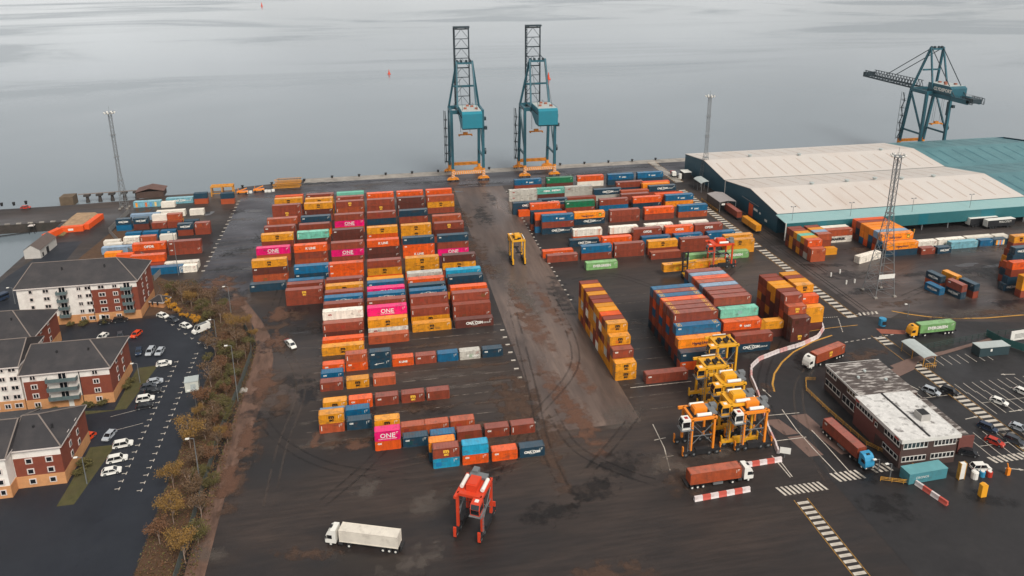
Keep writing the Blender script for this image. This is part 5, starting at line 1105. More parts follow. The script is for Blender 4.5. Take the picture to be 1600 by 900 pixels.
# ------------------------------------------------------------------ car parks
def bay(px, py, ang=R(0), l_=4.6, z=.034):
    P = at(px, py); o = shared_bay(l_); o2 = link('bay_line', o, None, 'structure'); o2.location = (P.x, P.y, z); o2.rotation_euler = (0,0,ang)
def shared_bay(l_): return shared(('bay', l_), lambda: MB().box(-l_/2,l_/2,-.08,.08,0,.006).mesh('bay_line', MARK))
for k in range(24):
    y = 152+k*2.62
    o = link('bay_line', shared(('tee',), lambda: MB().box(-.5,.5,-.09,.09,0,.006).box(.42,.6,-.5,.5,0,.005).mesh('bay_line', MARK)), None, 'structure'); o.location = (-55.9-.012*k, y, .03)
    if k < 22: o = link('bay_line', shared(('tee',), None), None, 'structure'); o.location = (-60.9, 153.5+k*2.62, .03)
for k in range(8):
    a, b_ = at(262,489), at(345,545); p = a.lerp(b_, k/8); o = link('bay_line', shared(('tee',), None), None, 'structure'); o.location = (p.x-2.0, p.y-2, .03); o.rotation_euler = (0,0,R(-40))
ribbon('car_park_line', [(-101,227),(-76,226)], .12, .03, MARK); ribbon('car_park_line', [(-71,183),(-62,186)], .12, .03, MARK); ribbon('car_park_line', [(-70,176),(-62,178.5)], .12, .03, MARK)
for row, (y0, x0, n_, l_) in enumerate(((166.6,153.2,8,4.6),(153.5,138.6,3,5),(148.6,152.2,8,5),(143.6,152.2,8,5),(153.0,151.8,9,4.6),(133.0,137.6,5,5),(128.0,137.6,5,4.6),(134.5,152,8,4.8),(121.5,152,8,4.8))):
    for k in range(n_): o = link('bay_line', shared(('bayv', l_), lambda: MB().box(-.08,.08,-l_/2,l_/2,0,.006).mesh('bay_line', MARK)), None, 'structure'); o.location = (x0+k*2.7, y0, .034)
for p, q in (((137.6,151.0),(146,151.0)),((152,146.1),(186,146.1)),((152,132),(186,132)),((137.4,130.5),(146,130.5))): ribbon('car_park_line', [p, q], .14, .033, MARK)
CARGLASS = GLASS
def car_meshes(kind):
    if kind == 'suv': L_, H_, c0, c1, c2, c3 = 4.5, 1.65, -2.1, -1.7, .75, 1.25
    elif kind == 'van': L_, H_, c0, c1, c2, c3 = 5.6, 2.4, -2.8, -2.75, 1.2, 1.9
    else: L_, H_, c0, c1, c2, c3 = 4.2, 1.45, -1.85, -1.35, .55, 1.2
    h = L_/2; bl = .92 if kind != 'van' else 1.25
    body = MB(); w_ = .88
    prof = [(-h,.38),(-h+.05,.8),(-h+.15,bl),(c0,bl+.02),(c3,bl),(h-.25,.8 if kind != 'van' else 1.05),(h,.62),(h,.36),(h-.5,.26),(-h+.5,.26)]
    n_ = len(prof)
    def wdt(x): return w_*(1-.12*max(0, (abs(x)/h))**4)
    body.add([(x,-wdt(x),z) for x,z in prof]+[(x,wdt(x),z) for x,z in prof], [(i,(i+1)%n_,(i+1)%n_+n_,i+n_) for i in range(n_)]+[tuple(range(n_))[::-1], tuple(range(n_,2*n_))])
    r0, r1 = (c1, c2) ; tw = .68 if kind != 'van' else .82
    body.box(r0+.05,r1-.05,-tw,tw,H_-.06,H_)
    for x,z in ((c0+.0,bl),): pass
    for sy in (-1,1):
        for (xa,xb) in ((c0,c1),(c3,c2),((c1+c2)/2-.1,(c1+c2)/2)): body.bar((xa,sy*w_*.92,bl),(xb,sy*tw,H_-.02),.09,.09)
    if kind == 'van': body.box(c0+.03,.55,-.86,.86,bl,H_-.03)
    gl = MB(); g = .93
    vs = [(c0,-w_*g,bl),(c3,-w_*g,bl),(c3,w_*g,bl),(c0,w_*g,bl),(c1,-tw,H_-.05),(c2,-tw,H_-.05),(c2,tw,H_-.05),(c1,tw,H_-.05)]
    gl.add(vs, [(4,5,6,7),(0,1,5,4),(1,2,6,5),(2,3,7,6),(3,0,4,7)])
    wh_ = MB().cyl((0,-.11,0),(0,.11,0),.33,12).cyl((0,-.12,0),(0,.12,0),.19,8,1)
    hl = MB().box(-.03,.03,-.17,.17,-.07,.07)
    return body, gl, wh_, hl, h
def car(x, y, rz, col, label, kind='hatch', z=.03):
    t = thing('parked_car', label, 'van' if kind == 'van' else 'car', (x, y, z), rz, 'parked cars')
    B_ = shared(('car', kind, col), lambda: car_meshes(kind)[0].mesh('body', mat_named(col))); G_ = shared(('carg', kind), lambda: car_meshes(kind)[1].mesh('windows', CARGLASS))
    Wm = shared(('carw',), lambda: car_meshes('hatch')[2].mesh('wheel', [TYRE, STEELG])); h = car_meshes(kind)[4]
    link('body', B_, t); link('windows', G_, t)
    for sx in (-h*.6, h*.62):
        for sy in (-.78, .78): o = link('wheel', Wm, t); o.location = (sx, sy, .33)
    HL = shared(('carh',), lambda: MB().box(-.03,.03,-.17,.17,-.07,.07).mesh('headlight', WHITE)); TL = shared(('cart',), lambda: MB().box(-.03,.03,-.12,.12,-.12,.12).mesh('tail_light', REDL))
    for sy in (-.6,.6):
        o = link('headlight', HL, t); o.location = (h-.08, sy, .66); o = link('tail_light', TL, t); o.location = (-h+.03, sy, .74)
    if kind == 'van':
        MB().box(-2,1.2,-.55,.55,2.44,2.5).bar((-2,-.6,2.5),(1.2,-.6,2.5),.07).bar((-2,.6,2.5),(1.2,.6,2.5),.07).build('roof_rack', STEELG, t)
    return t
CARS = [(254,493,-35,'white','white car nearest the corner of the largest flats','hatch'),(270,499,-38,'darkgrey','dark car parked beside white one below golden bushes','hatch'),(290,509,-38,'white','white car parked next to the white van','hatch'),(314,515,-140,'white','white van with roof rack beside the trees','van'),(330,536,-160,'darkgrey','dark green-grey car at the end of the bay row beneath trees','hatch'),
 (213,522,-110,'carorange','orange car alone in the middle of the courtyard','hatch'),(188,524,-75,'darkgrey','dark car in the courtyard left of the orange car','hatch'),(160,526,-110,'white','white car at left of the courtyard','hatch'),(164,503,6,'black','black car parked against the front of the largest flats','hatch'),(188,500,6,'black','black car right of another along the front of the largest flats','suv'),
 (217,549,-80,'navy','navy car beside yellow-hatched bay by the balcony block','hatch'),(235,549,-95,'silver','silver estate car in the row of three by the balcony block','suv'),(250,549,-98,'silver','silver hatchback, right of the row of three by balcony block','hatch'),
 (256,568,10,'white','white car, farthest in the single row along the lawn','hatch'),(242,596,12,'silver','silver car in the row along the lawn','hatch'),(239,611,10,'black','black and red-lit car in the row along the lawn','hatch'),(227,623,8,'white','white sporty car in the row along the lawn','suv'),(226,634,8,'black','dark teal car, nearest in the row along the lawn','hatch'),
 (137,684,-115,'carorange','orange-red car beside brick wall of the bottom left flats','hatch'),(171,680,-105,'silver','silver car behind three white cars at bottom left','hatch'),(192,694,10,'white','white car, farthest of three in a row at bottom left','suv'),(183,717,10,'white','white car, middle of three in a row at bottom left','suv'),(174,736,10,'white','white car, nearest of three in a row at bottom left','hatch'),
 (1455,611,-58,'silver','silver car in the bay beside the hatched walkway, right','suv'),(1484,611,-58,'black','black car in shade beside the hatched walkway','suv'),(1561,627,-60,'white','white sports car alone right of the hatched walkway','hatch'),(1543,668,-60,'navy','dark blue car near the far corner of the office','suv'),(1554,690,-60,'carred','red car between the dark blue and grey cars','hatch'),(1585,688,-60,'darkgrey','dark grey car at right of the red one','suv'),(1512,707,-30,'black','black car beside the office entrance corner','suv'),(1532,730,-8,'white','white car by the waste drums near the office','suv'),(1598,612,-70,'white','white car cut by the right edge of the photograph','hatch'),(178,549,-85,'darkgrey','dark grey car beside the yellow hatched bay at balcony block','hatch'),(232,604,10,'darkgrey','dark grey car between silver and black ones along the lawn','hatch'),(1592,668,-60,'silver','silver car at the right edge of the car park beyond the grey one','hatch'),
 (40,324,2,'carred','red car on the far left pier','hatch')]
for px, py, a, c_, lab, kd in CARS:
    P = at(px, py, .6); car(P.x, P.y, R(a), c_, lab, kd)
P = at(455, 538, .8); t = car(P.x, P.y, R(-62), 'white', 'white pick-up with red and yellow tail standing alone in the west lane', 'suv')
MB().box(-3.4,-2.0,-.85,.85,.5,1.0).build('load_bed', STEELG, t); MB().box(-3.5,-3.4,-.8,.8,.6,1.1).build('tail_board', REDL, t)
P = at(8, 468, .6); t = thing('parked_bus', 'dark van-like vehicle on the riverside road at left edge', 'van', (P.x-2, P.y, 0), R(55)); MB().box(-3,3,-1.1,1.1,.5,2.6).build('body', mat_named('navy'), t); MB().box(-2.8,3.02,-1.12,1.12,1.6,2.2).build('windows', GLASS, t); MB().cyl((-2,-1.15,.45),(-2,1.15,.45),.45,10).cyl((2,-1.15,.45),(2,1.15,.45),.45,10).build('wheel', TYRE, t)
# ------------------------------------------------------------------ office
ofb = mat('dark_office_brick', lin((74,54,48)), .8, .15, 2., dirt=(*lin((56,40,36)),.6), dscale=.5); ofr = mat('red_office_brick', lin((106,58,50)), .8, .12, 2.)
RFD = mat('streaked_dark_flat_roof', lin((78,68,63)), .6, .3, .5, dirt=(*lin((186,178,170)),.85), dscale=.55, dlo=.5, dhi=.6, stretch=(.5,2.2,1)); RFL = mat('stained_white_flat_roof', lin((206,202,196)), .6, .15, .5, dirt=(*lin((84,78,74)),.9), dscale=.5, dlo=.53, dhi=.66, fine=(1.2,(.6,.6,1),.2))
UPV = mat('white_window_frame', lin((206,202,194)), .5, .06, 1.)
t = thing('office_building', 'two-storey brick office with flat roofs, one streaked dark and one stained white', 'office building', (113.2, 127, 0), R(-1.5))
MB().box(0,14.2,0,17.6,0,7.4).build('wall', ofb, t); MB().box(-.04,0,9,17.6,.0,7.4).box(-.05,0,0,9,3.2,4.6).build('brick_panel', ofr, t)
MB().box(1.6,16.8,17.7,33.4,0,6.9).build('wall', ofb, t)
MB().box(-.3,14.5,-.4,17.7,7.4,7.75).build('roof', RFL, t); MB().box(1.4,17,17.8,33.6,6.9,7.15).build('roof', RFD, t)
MB().box(-.42,-.3,-.5,17.7,6.9,7.8).box(-.42,14.6,-.52,-.4,6.9,7.8).box(14.5,14.62,-.5,17.7,7.2,7.8).build('fascia', UPV, t)
MB().box(1.28,1.4,17.8,33.6,6.7,7.2).box(1.4,17.1,33.6,33.72,6.7,7.2).build('fascia', UPV, t)
MB().box(6.6,7.0,0,17.6,7.75,7.95).build('roof_upstand', DARK, t)
MB().box(8.6,11,5.4,8,7.75,9.4).build('rooftop_plant_room', mat('plant_room', lin((164,160,154)),.6,.1,.6), t); MB().box(8.8,10.8,5.6,7.8,9.4,9.5).build('plant_room_roof', DARK, t)
for x, y in ((6,26),(9.5,28.6),(12.5,24),(5.4,14.6)): MB().cyl((x,y,7.1),(x,y,7.6),.4,8).build('roof_vent', PALEROOF, t)
def strip(x0, x1, y, z0, z1, axis, n_, side=-1):
    f = (MB().box(x0,x1,y-.12,y-.02,z0,z1) if axis == 'x' else MB().box(y-.12,y-.02,x0,x1,z0,z1)).build('window', UPV, t)
    for i in range(n_):
        a, b_ = x0+(x1-x0)*i/n_+.12, x0+(x1-x0)*(i+1)/n_-.12
        (MB().box(a,b_,y-.15,y-.12,z0+.35,z1-.12) if axis == 'x' else MB().box(y-.15,y-.12,a,b_,z0+.35,z1-.12)).build('pane', GLASS, f)
strip(.5,6.6,0,5.0,6.8,'x',6); strip(8.2,13.8,0,5.0,6.8,'x',6); strip(.5,6.6,0,1.6,3.1,'x',6); strip(7.8,13.8,0,1.6,3.1,'x',6)
strip(.5,6,0,5.2,6.8,'y',5); strip(10.4,17,0,5.2,6.8,'y',6); strip(.6,6,0,1.6,3.0,'y',4); strip(8.6,9.6,0,4.8,6,'y',1)
strip(19,23.5,1.6,5.1,6.5,'y',4); strip(28.5,33,1.6,5.1,6.5,'y',4); strip(18.4,25,1.6,1.5,3.6,'y',4); strip(26,33,1.6,1.6,3.4,'y',4)
for y0 in (.6, 15.6): MB().box(-.45,-.42,y0,y0+1.5,7.0,7.5).build('sign', mat_named('carred'), t)
t = thing('office_annex', 'low dark-roofed annex along the far side of the office', 'annex', (127.7, 129.5, 0), R(-1.5))
MB().box(0,6.6,0,17,0,3.4).build('wall', ofb, t); MB().box(-.1,6.8,-.2,17.2,3.4,3.6).build('roof', RFD, t); MB().box(2.6,6.5,-.4,.0,0,4.6).box(2.6,2.8,0,5,3.4,4.6).build('brick_stair', ofr, t)
t = thing('sunken_ramp', 'dark sunken planter with concentric kerbs behind the office', 'planter', (132, 163.4, 0), R(14))
for i in range(3): MB().box(i*1.1,9-i*1.1,i*.8,5-i*.8,.0,.3-i*.08).build('kerb', DARK if i % 2 == 0 else CONC, t)
t = thing('cycle_shelter', 'long shelter with pale curved roof above the hatched walkway', 'shelter', (149.0, 164.4, 0), R(-1))
MB().prism([(0,3.2),(1.2,3.6),(2.6,3.75),(4.2,3.5),(4.2,3.38),(2.6,3.6),(1.2,3.45),(0,3.05)], 0, 9.8).build('roof', PALEROOF, t)
for x in (.3,3.8):
    for y in (.2,4.9,9.5): MB().bar((x,y,0),(x,y,3.3),.16).build('post', MARKY, t)
mb = MB()
for i in range(6): mb.bar((.4+i*.65,-.6,0),(.4+i*.65,-.6,1.6),.08)
mb.bar((.3,-.6,1.6),(3.9,-.6,1.6),.1).bar((.3,-.6,.8),(3.9,-.6,.8),.1).build('gate', MARKY, t)
t = thing('portable_cabin', 'dark teal portable cabin with pale roof at top of the right car park', 'cabin', (169.2, 166.4, 0), R(-2))
MB().box(0,9.6,0,3.2,.1,2.9).build('wall', mat('dark_teal_cabin', lin((44,62,66)),.5,.1,.6, corr=('X',1.2,.02)), t); MB().box(-.1,9.7,-.1,3.3,2.9,3.05).build('roof', PALEROOF, t); MB().box(3.4,4.0,-.05,0,1.6,2.4).build('sign', WHITE, t)
t = thing('cabin_container', 'worn teal container cabin with white lettering in front of the office', 'cabin', (111.8, 121.6, 0), R(2))
MB().box(0,9.8,0,2.9,.1,2.7).build('wall', mat('worn_teal_cabin', lin((70,132,140)),.5,.12,.6, corr=('X',1.2,.02), dirt=(*lin((60,80,82)),.6), dscale=.6), t); MB().box(-.05,9.85,-.05,2.95,2.7,2.8).build('roof', mat('teal_cabin_roof', lin((96,150,154)),.45,.12,.5), t)
o = link('lettering', text_mesh('CRONOS', .8, WHITE), t); o.location = (3.4, -.02, 1.5)
# billboard
t = thing('billboard', 'white hoarding board with small lines of print by the teal screen fence', 'billboard', (183.4, 170.8, 0), R(4))
MB().box(0,9,-.1,.1,1.4,4.6).build('board', WHITE, t); MB().bar((1,0.2,0),(1,.2,4),.2).bar((8,.2,0),(8,.2,4),.2).bar((7,.15,0),(7,.15,6.6),.14).build('post', STEELG, t); mb = MB()
for i in range(4): mb.box(1.4,7.4-i*.7,-.13,-.11,3.4-i*.4,3.52-i*.4)
mb.build('print', BLACK, t)
# small things by the office corner
def drum(px, py, c_, label, h=1.7, r_=.75):
    P = at(px, py); t = thing('drum', label, 'drum', (P.x, P.y, 0)); MB().cyl((0,0,0),(0,0,h),r_,12).build('body', mat_named(c_), t); MB().cyl((0,0,h),(0,0,h+.15),r_*.7,12).build('lid', WHITE, t)
drum(1522,747,'white','white drum, left of three standing by the white car'); drum(1534,744,'blue','small blue drum between white and red ones',1.3,.6); drum(1545,744,'carred','red drum with white lid, right of three',1.3,.65)
t = thing('signal_box', 'tall white and yellow kiosk standing by the drums', 'kiosk', (*at(1500,748)[:2], 0)); MB().box(-.6,.6,-.4,.4,.2,4.2).build('panel', WHITE, t); MB().box(-.75,-.6,-.45,.45,0,4.3).box(.6,.75,-.45,.45,0,4.3).build('frame', MARKY, t)
t = thing('signal_box', 'yellow-orange post box at the lower right edge of the road', 'post', (*at(1534,775)[:2], 0)); MB().box(-.7,.7,-.5,.5,0,3).prism([(-.7,3),(.7,3),(0,3.3)],-.5,.5).build('body', mat_named('tyellow'), t)
t = thing('barrier_machine', 'orange barrier machine beside the road right of the drums', 'barrier', (*at(1574,742)[:2], 0)); MB().box(-.4,.4,-.3,.3,0,1.8).bar((0,0,1.5),(-.6,0,3.2),.2).build('body', mat_named('orange'), t)
t = thing('blue_tank', 'blue drum-shaped tank beside the red surfaced splay', 'tank', (*at(1378,508)[:2], 0)); MB().cyl((0,0,0),(0,0,2.4),1.1,12).build('body', mat_named('blue'), t); MB().box(-.6,.6,-1.2,-1.0,.6,1.8).build('hatch', DARK, t)
t = thing('small_sign', 'white notice board on the barrier behind the white-cabbed lorry', 'sign', (89.8, 135.4, 0), R(-25)); MB().box(-1.2,1.2,-.05,.05,1.2,2.8).build('board', WHITE, t); MB().bar((0,.1,0),(0,.1,2),.12).build('post', STEELG, t)
for k, (px, py) in enumerate(((1298,432),(1312,427),(1322,444),(1335,442))):
    P = at(px, py); tag(MB().box(P.x-.22,P.x+.22,P.y-.2,P.y+.2,0,1.5).build('white_marker_post', WHITE), 'white marker post, %s from the left, by the hatched line' % ORD[k+1], 'post', 'white marker posts')
# street lamps
def lamp(px, py, H_, label, z=0):
    P = at(px, py); t = thing('street_lamp', label, 'lamp post', (P.x, P.y, z), 0, 'lamp posts'); MB().cyl((0,0,0),(0,0,H_),.14,6,0,.08).build('pole', STEELG, t); MB().bar((0,0,H_),(-1.1,0,H_+.15),.09).build('arm', STEELG, t); MB().box(-1.7,-.9,-.22,.22,H_+.05,H_+.22).build('lamp_head', WHITE, t)
lamp(361,489,9.5,'tall lamp post behind the trees beside the west lane'); lamp(372,627,16.5,'tallest lamp post, standing on the dirt track verge'); lamp(314,764,13,'tall lamp post at the bottom beside the mesh fence')
lamp(279,430,17,'tall lamp post behind white containers near the largest flats'); lamp(222,495,6,'short lamp post at the corner of the largest flats'); lamp(338,527,6,'short lamp post behind the white van'); lamp(307,636,5,'short lamp post below the cream cabin')
lamp(219,598,6,'lamp post on the lawn beside the balcony block'); lamp(136,756,7,'lamp post on the lawn of the bottom left flats'); lamp(24,475,6,'lamp post beside the riverside road at left edge')
lamp(1418,495,4.5,'small post with box beside the yellow kerb line'); lamp(1372,735,3,'short lamp post near the office corner'); lamp(1390,748,4,'post beside the yellow guard rail near the office')
# ------------------------------------------------------------------ trees and shrubs
LEAFS = {k: mat(k, lin(c_), .8, .45, .7, objcol=False) for k, c_ in dict(golden_leaves=(128,96,44), brown_leaves=(98,74,50), olive_leaves=(88,80,40), russet_leaves=(106,72,46), bright_yellow_leaves=(196,138,30)).items()}
BARK = mat('pale_birch_bark', lin((138,118,104)), .8, .3, 2.)
def tree_meshes(seed, H_, Rr, mtk, dens=1700, trunk=.2, narrow=1.):
    rnd = random.Random(seed); tr = MB(); tr.cyl((0,0,0),(rnd.uniform(-.2,.2),0,H_*.5),trunk*.55,6,0,trunk*.35); tips = []
    def grow(p, d, l_, r_, dep):
        q = p+d*l_; tr.cyl(p, q, r_, 4, 0, r_*.6); tips.append(q)
        if dep:
            for _ in range(3):
                nd = (d+Vector((rnd.uniform(-1,1),rnd.uniform(-1,1),rnd.uniform(-.1,.6)))*.75).normalized(); grow(q, nd, l_*rnd.uniform(.6,.8), r_*.55, dep-1)
    base = Vector((0,0,H_*.25))
    for i in range(6):
        a = i*1.05+rnd.uniform(-.3,.3); grow(base+Vector((0,0,H_*.09*i/2)), Vector((math.cos(a)*.65*narrow,math.sin(a)*.65*narrow,rnd.uniform(.7,1.3))).normalized(), H_*.24, trunk*.3, 2)
    tr.cyl((0,0,H_*.4),(0,0,H_*.85),trunk*.35,4,0,.03)
    lf = MB(); cl = [(t_, rnd.uniform(.5,1.15)) for t_ in tips if t_.z > H_*.22]
    mx = max(math.hypot(t_.x,t_.y) for t_,_ in cl); mz = max(t_.z for t_,_ in cl)
    for i in range(dens):
        t_, s_ = cl[rnd.randrange(len(cl))]
        c_ = Vector((t_.x/mx*Rr*.92, t_.y/mx*Rr*.92, t_.z/mz*H_*.95))+Vector((rnd.gauss(0,1),rnd.gauss(0,1),rnd.gauss(0,1)))*Rr*.16*s_
        u = Vector((rnd.uniform(-1,1),rnd.uniform(-1,1),rnd.uniform(-1,1))).normalized(); v = u.cross(Vector((rnd.uniform(-1,1),rnd.uniform(-1,1),rnd.uniform(-1,1)))).normalized(); s = rnd.uniform(.06,.14)
        lf.add([c_-u*s-v*s*.6, c_+u*s-v*s*.6, c_+u*s*.6+v*s, c_-u*s*.6+v*s], [(0,1,2,3)])
    sx = Rr/mx
    tr.v = [(x*(sx if z > H_*.3 else 1), y*(sx if z > H_*.3 else 1), z*(H_/mz if z > H_*.3 else 1)) for x,y,z in tr.v]
    return tr.mesh('trunk', BARK), lf.mesh('crown', LEAFS[mtk])
KIND = dict(golden=(tree_meshes(1,8.4,3.4,'golden_leaves',2600),'golden birch'), brown=(tree_meshes(2,6.6,2.4,'brown_leaves',1000),'bare brown birch'), olive=(tree_meshes(3,4.8,2.5,'olive_leaves',2000),'olive green shrub tree'), russet=(tree_meshes(4,6.0,2.5,'russet_leaves',1600),'russet tree'), yellow=(tree_meshes(5,2.6,1.5,'bright_yellow_leaves',900),'bright yellow gorse bush'))
TREES = [(298,703,'golden',1.02),(272,764,'golden',.85),(336,762,'olive',.7),(318,640,'russet',1.1),(345,640,'olive',.8),(352,615,'olive',.9),(322,690,'brown',.9),(330,605,'brown',1.2),(346,585,'russet',.9),(354,560,'olive',1.1),(337,560,'brown',1.1),(370,545,'brown',1.1),(362,520,'golden',.75),(385,518,'golden',.7),(345,505,'brown',1.1),(330,505,'olive',1.0),(318,490,'olive',1.0),(300,482,'golden',.8),(285,473,'brown',1.2),(270,462,'olive',1.0),(332,480,'brown',1.1),(350,485,'olive',.8),(310,470,'brown',1.0),(376,535,'russet',.7),(388,545,'olive',.8),(372,570,'olive',.9),(366,595,'olive',.8),(352,660,'olive',.8),(336,665,'brown',1.0),(346,690,'golden',.5),(310,735,'brown',.9),(330,725,'russet',.8),(300,775,'brown',1.0),(340,700,'brown',.7),(310,655,'golden',.5),(324,545,'brown',.8),(384,560,'brown',.8),(398,532,'golden',.5),
 (262,478,'yellow',1.),(270,486,'yellow',1.1),(278,490,'yellow',.8),(258,470,'yellow',.9),(284,496,'yellow',.6),(308,506,'yellow',1.),(302,500,'yellow',.7),(292,497,'yellow',.6),(198,655,'yellow',.0),(272,820,'golden',.9),(290,880,'golden',1.),(250,850,'russet',1.),(310,850,'olive',1.),(315,810,'brown',1.)]
rt_ = random.Random(21)
for i in range(26):
    v_ = 470+i*12.4; u_ = (352-(v_-560)*.12 if v_ > 560 else 320+(v_-470)*.36)+rt_.uniform(-26,22)
    TREES.append((u_, v_, rt_.choice(('olive','brown','olive','russet')), rt_.uniform(.5,.85)))
trg = {}
TREES.sort(key=lambda t_: -t_[1])
for k, (px, py, kd, s_) in enumerate(TREES):
    if s_ == 0: continue
    P = at(px, py); trg[kd] = trg.get(kd, 0)+1; (tm, lm), nm = KIND[kd]
    t = thing('yellow_bush' if kd == 'yellow' else 'birch_tree' if kd in ('golden','brown') else 'shrub_tree', '%s, number %s counted along the strip, %s' % (nm, ORD[trg[kd]], 'beside the mesh fence' if P.x > -47 else 'on the car park side'), 'bush' if kd in ('yellow',) else 'tree', (P.x, P.y, 0), k*1.7, 'autumn trees between car park and yard')
    t['label'] = '%s, %s of its kind from the near end of the tree strip' % (nm, ORD[trg[kd]])
    link('trunk', tm, t); link('crown', lm, t); t.scale = (s_,)*3
hm = tree_meshes(9,1.5,1.3,'olive_leaves',700)[1]
for k, (x, y, s_) in enumerate(((-78,188.2,1.1),(-74.6,188.6,1.),(-70.6,196,1.),(-70.4,199,.9),(-95,237.8,1.1),(-89,238,1.),(-70.6,163,1.2),(-70.8,160,1.),(-90,188,1.),(-99,238,.9),(-86,188,.8))):
    o = link('clipped_shrub', hm); o.location = (x, y, 0); o.scale = (s_*1.2, s_, s_); o.rotation_euler = (0,0,k); tag(o, 'low green shrub at the foot of the flats, %s of the row' % ORD[k+1], 'shrub', 'shrubs at the foot of the flats')
# leaf litter, weeds and twigs along the verge: one uncountable mass
rnd = random.Random(11); lf = MB()
for i in range(15000):
    y = rnd.uniform(110,268); 
    if y < 215: x = rnd.uniform(-50.2,-38.6)
    else: x = -44+(rnd.uniform(-8,5))-(y-215)*.55
    c_ = Vector((x, y, .05+abs(rnd.gauss(0,.35)))); u = Vector((rnd.uniform(-1,1),rnd.uniform(-1,1),rnd.uniform(-.6,.6))).normalized(); v = u.cross(Vector((0,0,1))).normalized() if rnd.random() < .5 else Vector((0,0,1)); s = rnd.uniform(.08,.24)
    lf.add([c_-u*s, c_+u*s, c_+u*s*.5+v*s*1.4, c_-u*s*.5+v*s], [(0,1,2,3)], rnd.randrange(3))
o = link('undergrowth', lf.mesh('undergrowth', [LEAFS['brown_leaves'], LEAFS['olive_leaves'], LEAFS['russet_leaves']]), None, 'stuff'); tag(o, 'brown weeds and fallen leaves covering the verge under the trees', 'undergrowth')
tag(MB().prism([(-40.4,0),(-38.2,0),(-38.8,.4),(-39.8,.5)],188.2,190).build('rubble_heap', CONC), 'small pale heap of dumped material on the dirt track', 'rubble')
# puddles
PUD = mat('puddle_water', lin((60,56,56)), .05, .1, 1.)
def puddle(x, y, a, b_, seed):
    r_ = random.Random(seed); n_ = 28; ph = [r_.uniform(0,6.3) for _ in range(4)]; pts = []
    for i in range(n_):
        t_ = math.pi*2*i/n_; k = 1+.22*math.sin(2*t_+ph[0])+.14*math.sin(3*t_+ph[1])+.08*math.sin(5*t_+ph[2]); pts.append((x+math.cos(t_)*a*k, y+math.sin(t_)*b_*k))
    sheet('puddle', pts, 0, PUD)
for k, (px, py, a, b_) in enumerate(((322,334,4,2.2),(470,520,2.2,.5),(1510,414,5,1.4),(1560,415,6,1.4),(1470,380,5,1.),(700,300,8,1.4),(600,284,9,1.),(500,300,6,1.),(750,290,5,1.5),(990,268,9,1.),(400,330,4,1.6),(430,372,3,1.2),(392,420,3,1.5))):
    P = at(px, py); puddle(P.x, P.y, a, b_, k)
# zebra crossings on the terminal road
def zebra(x0, x1, y0, y1, n_, sk=.5):
    w_ = (x1-x0)/n_; p = MB().add([(x0,y0,.037),(x0+w_*.5,y0,.037),(x0+w_*.5+sk,y1,.037),(x0+sk,y1,.037)], [(0,1,2,3)]); me = p.mesh('white_bar', MARK)
    b0 = link('pedestrian_crossing', me, None, 'structure')
    for i in range(1, n_): o = link('white_bar', me, b0); o.location = (i*w_, 0, 0)
zebra(83.2,94.2,123.6,126.4,10,-.8); zebra(97.6,104.8,125.4,128.4,6,-.8); zebra(107.4,112.6,126.6,129.4,4,-.8); zebra(136.8,153.0,124.4,126.6,12,-.6); zebra(151.5,159,196.6,198.4,5)
hatch('hatched_walkway', 84.6, 87.2, 92, 122, 1.5)
# mud, wet and worn patches lying on the surfaces, with ragged edges
def decal(name, col, rough, amt=.8, thr=1.0):
    mt = bpy.data.materials.new(name); mt.use_nodes = True; n = mt.node_tree.nodes; l = mt.node_tree.links.new; b = n['Principled BSDF']
    b.inputs['Base Color'].default_value = (*col, 1); b.inputs['Roughness'].default_value = rough
    tc = n.new('ShaderNodeTexCoord'); g = n.new('ShaderNodeTexGradient'); g.gradient_type = 'SPHERICAL'; l(tc.outputs['Object'], g.inputs['Vector'])
    ge = n.new('ShaderNodeNewGeometry'); nz_ = n.new('ShaderNodeTexNoise'); nz_.inputs['Scale'].default_value = .3; nz_.inputs['Detail'].default_value = 6; nz_.inputs['Roughness'].default_value = .6; l(ge.outputs['Position'], nz_.inputs['Vector'])
    mr = n.new('ShaderNodeMapRange'); mr.inputs['From Min'].default_value = .36; mr.inputs['From Max'].default_value = .64; mr.inputs['To Min'].default_value = -.55; mr.inputs['To Max'].default_value = .55; l(nz_.outputs['Fac'], mr.inputs['Value'])
    a = n.new('ShaderNodeMath'); a.operation = 'ADD'; l(g.outputs['Fac'], a.inputs[0]); l(mr.outputs[0], a.inputs[1])
    m2 = n.new('ShaderNodeMapRange'); m2.inputs['From Min'].default_value = .15; m2.inputs['From Max'].default_value = .15+.45*thr; m2.inputs['To Max'].default_value = amt; l(a.outputs[0], m2.inputs['Value'])
    m3 = n.new('ShaderNodeMath'); m3.operation = 'MULTIPLY'; e_ = n.new('ShaderNodeMapRange'); e_.inputs['From Max'].default_value = .15; l(g.outputs['Fac'], e_.inputs['Value']); l(e_.outputs[0], m3.inputs[0]); l(m2.outputs[0], m3.inputs[1]); l(m3.outputs[0], b.inputs['Alpha'])
    return mt
DEC = dict(mud=decal('brown_mud', lin((84,62,48)), .75, .65, 1.5), dark=decal('dark_wet_stain', lin((28,25,24)), .35, .5, 1.5), pale=decal('pale_worn_patch', lin((104,94,86)), .6, .4, 1.6), wet=decal('standing_water', lin((40,38,40)), .1, .5, 1.3), red=decal('reddish_silt', lin((112,78,60)), .8, .55, 1.4))
dn = [0]
um = {k: MB().add([(-1,-1,0),(1,-1,0),(1,1,0),(-1,1,0)], [(0,1,2,3)]).mesh(k+'_patch', m_) for k, m_ in DEC.items()}
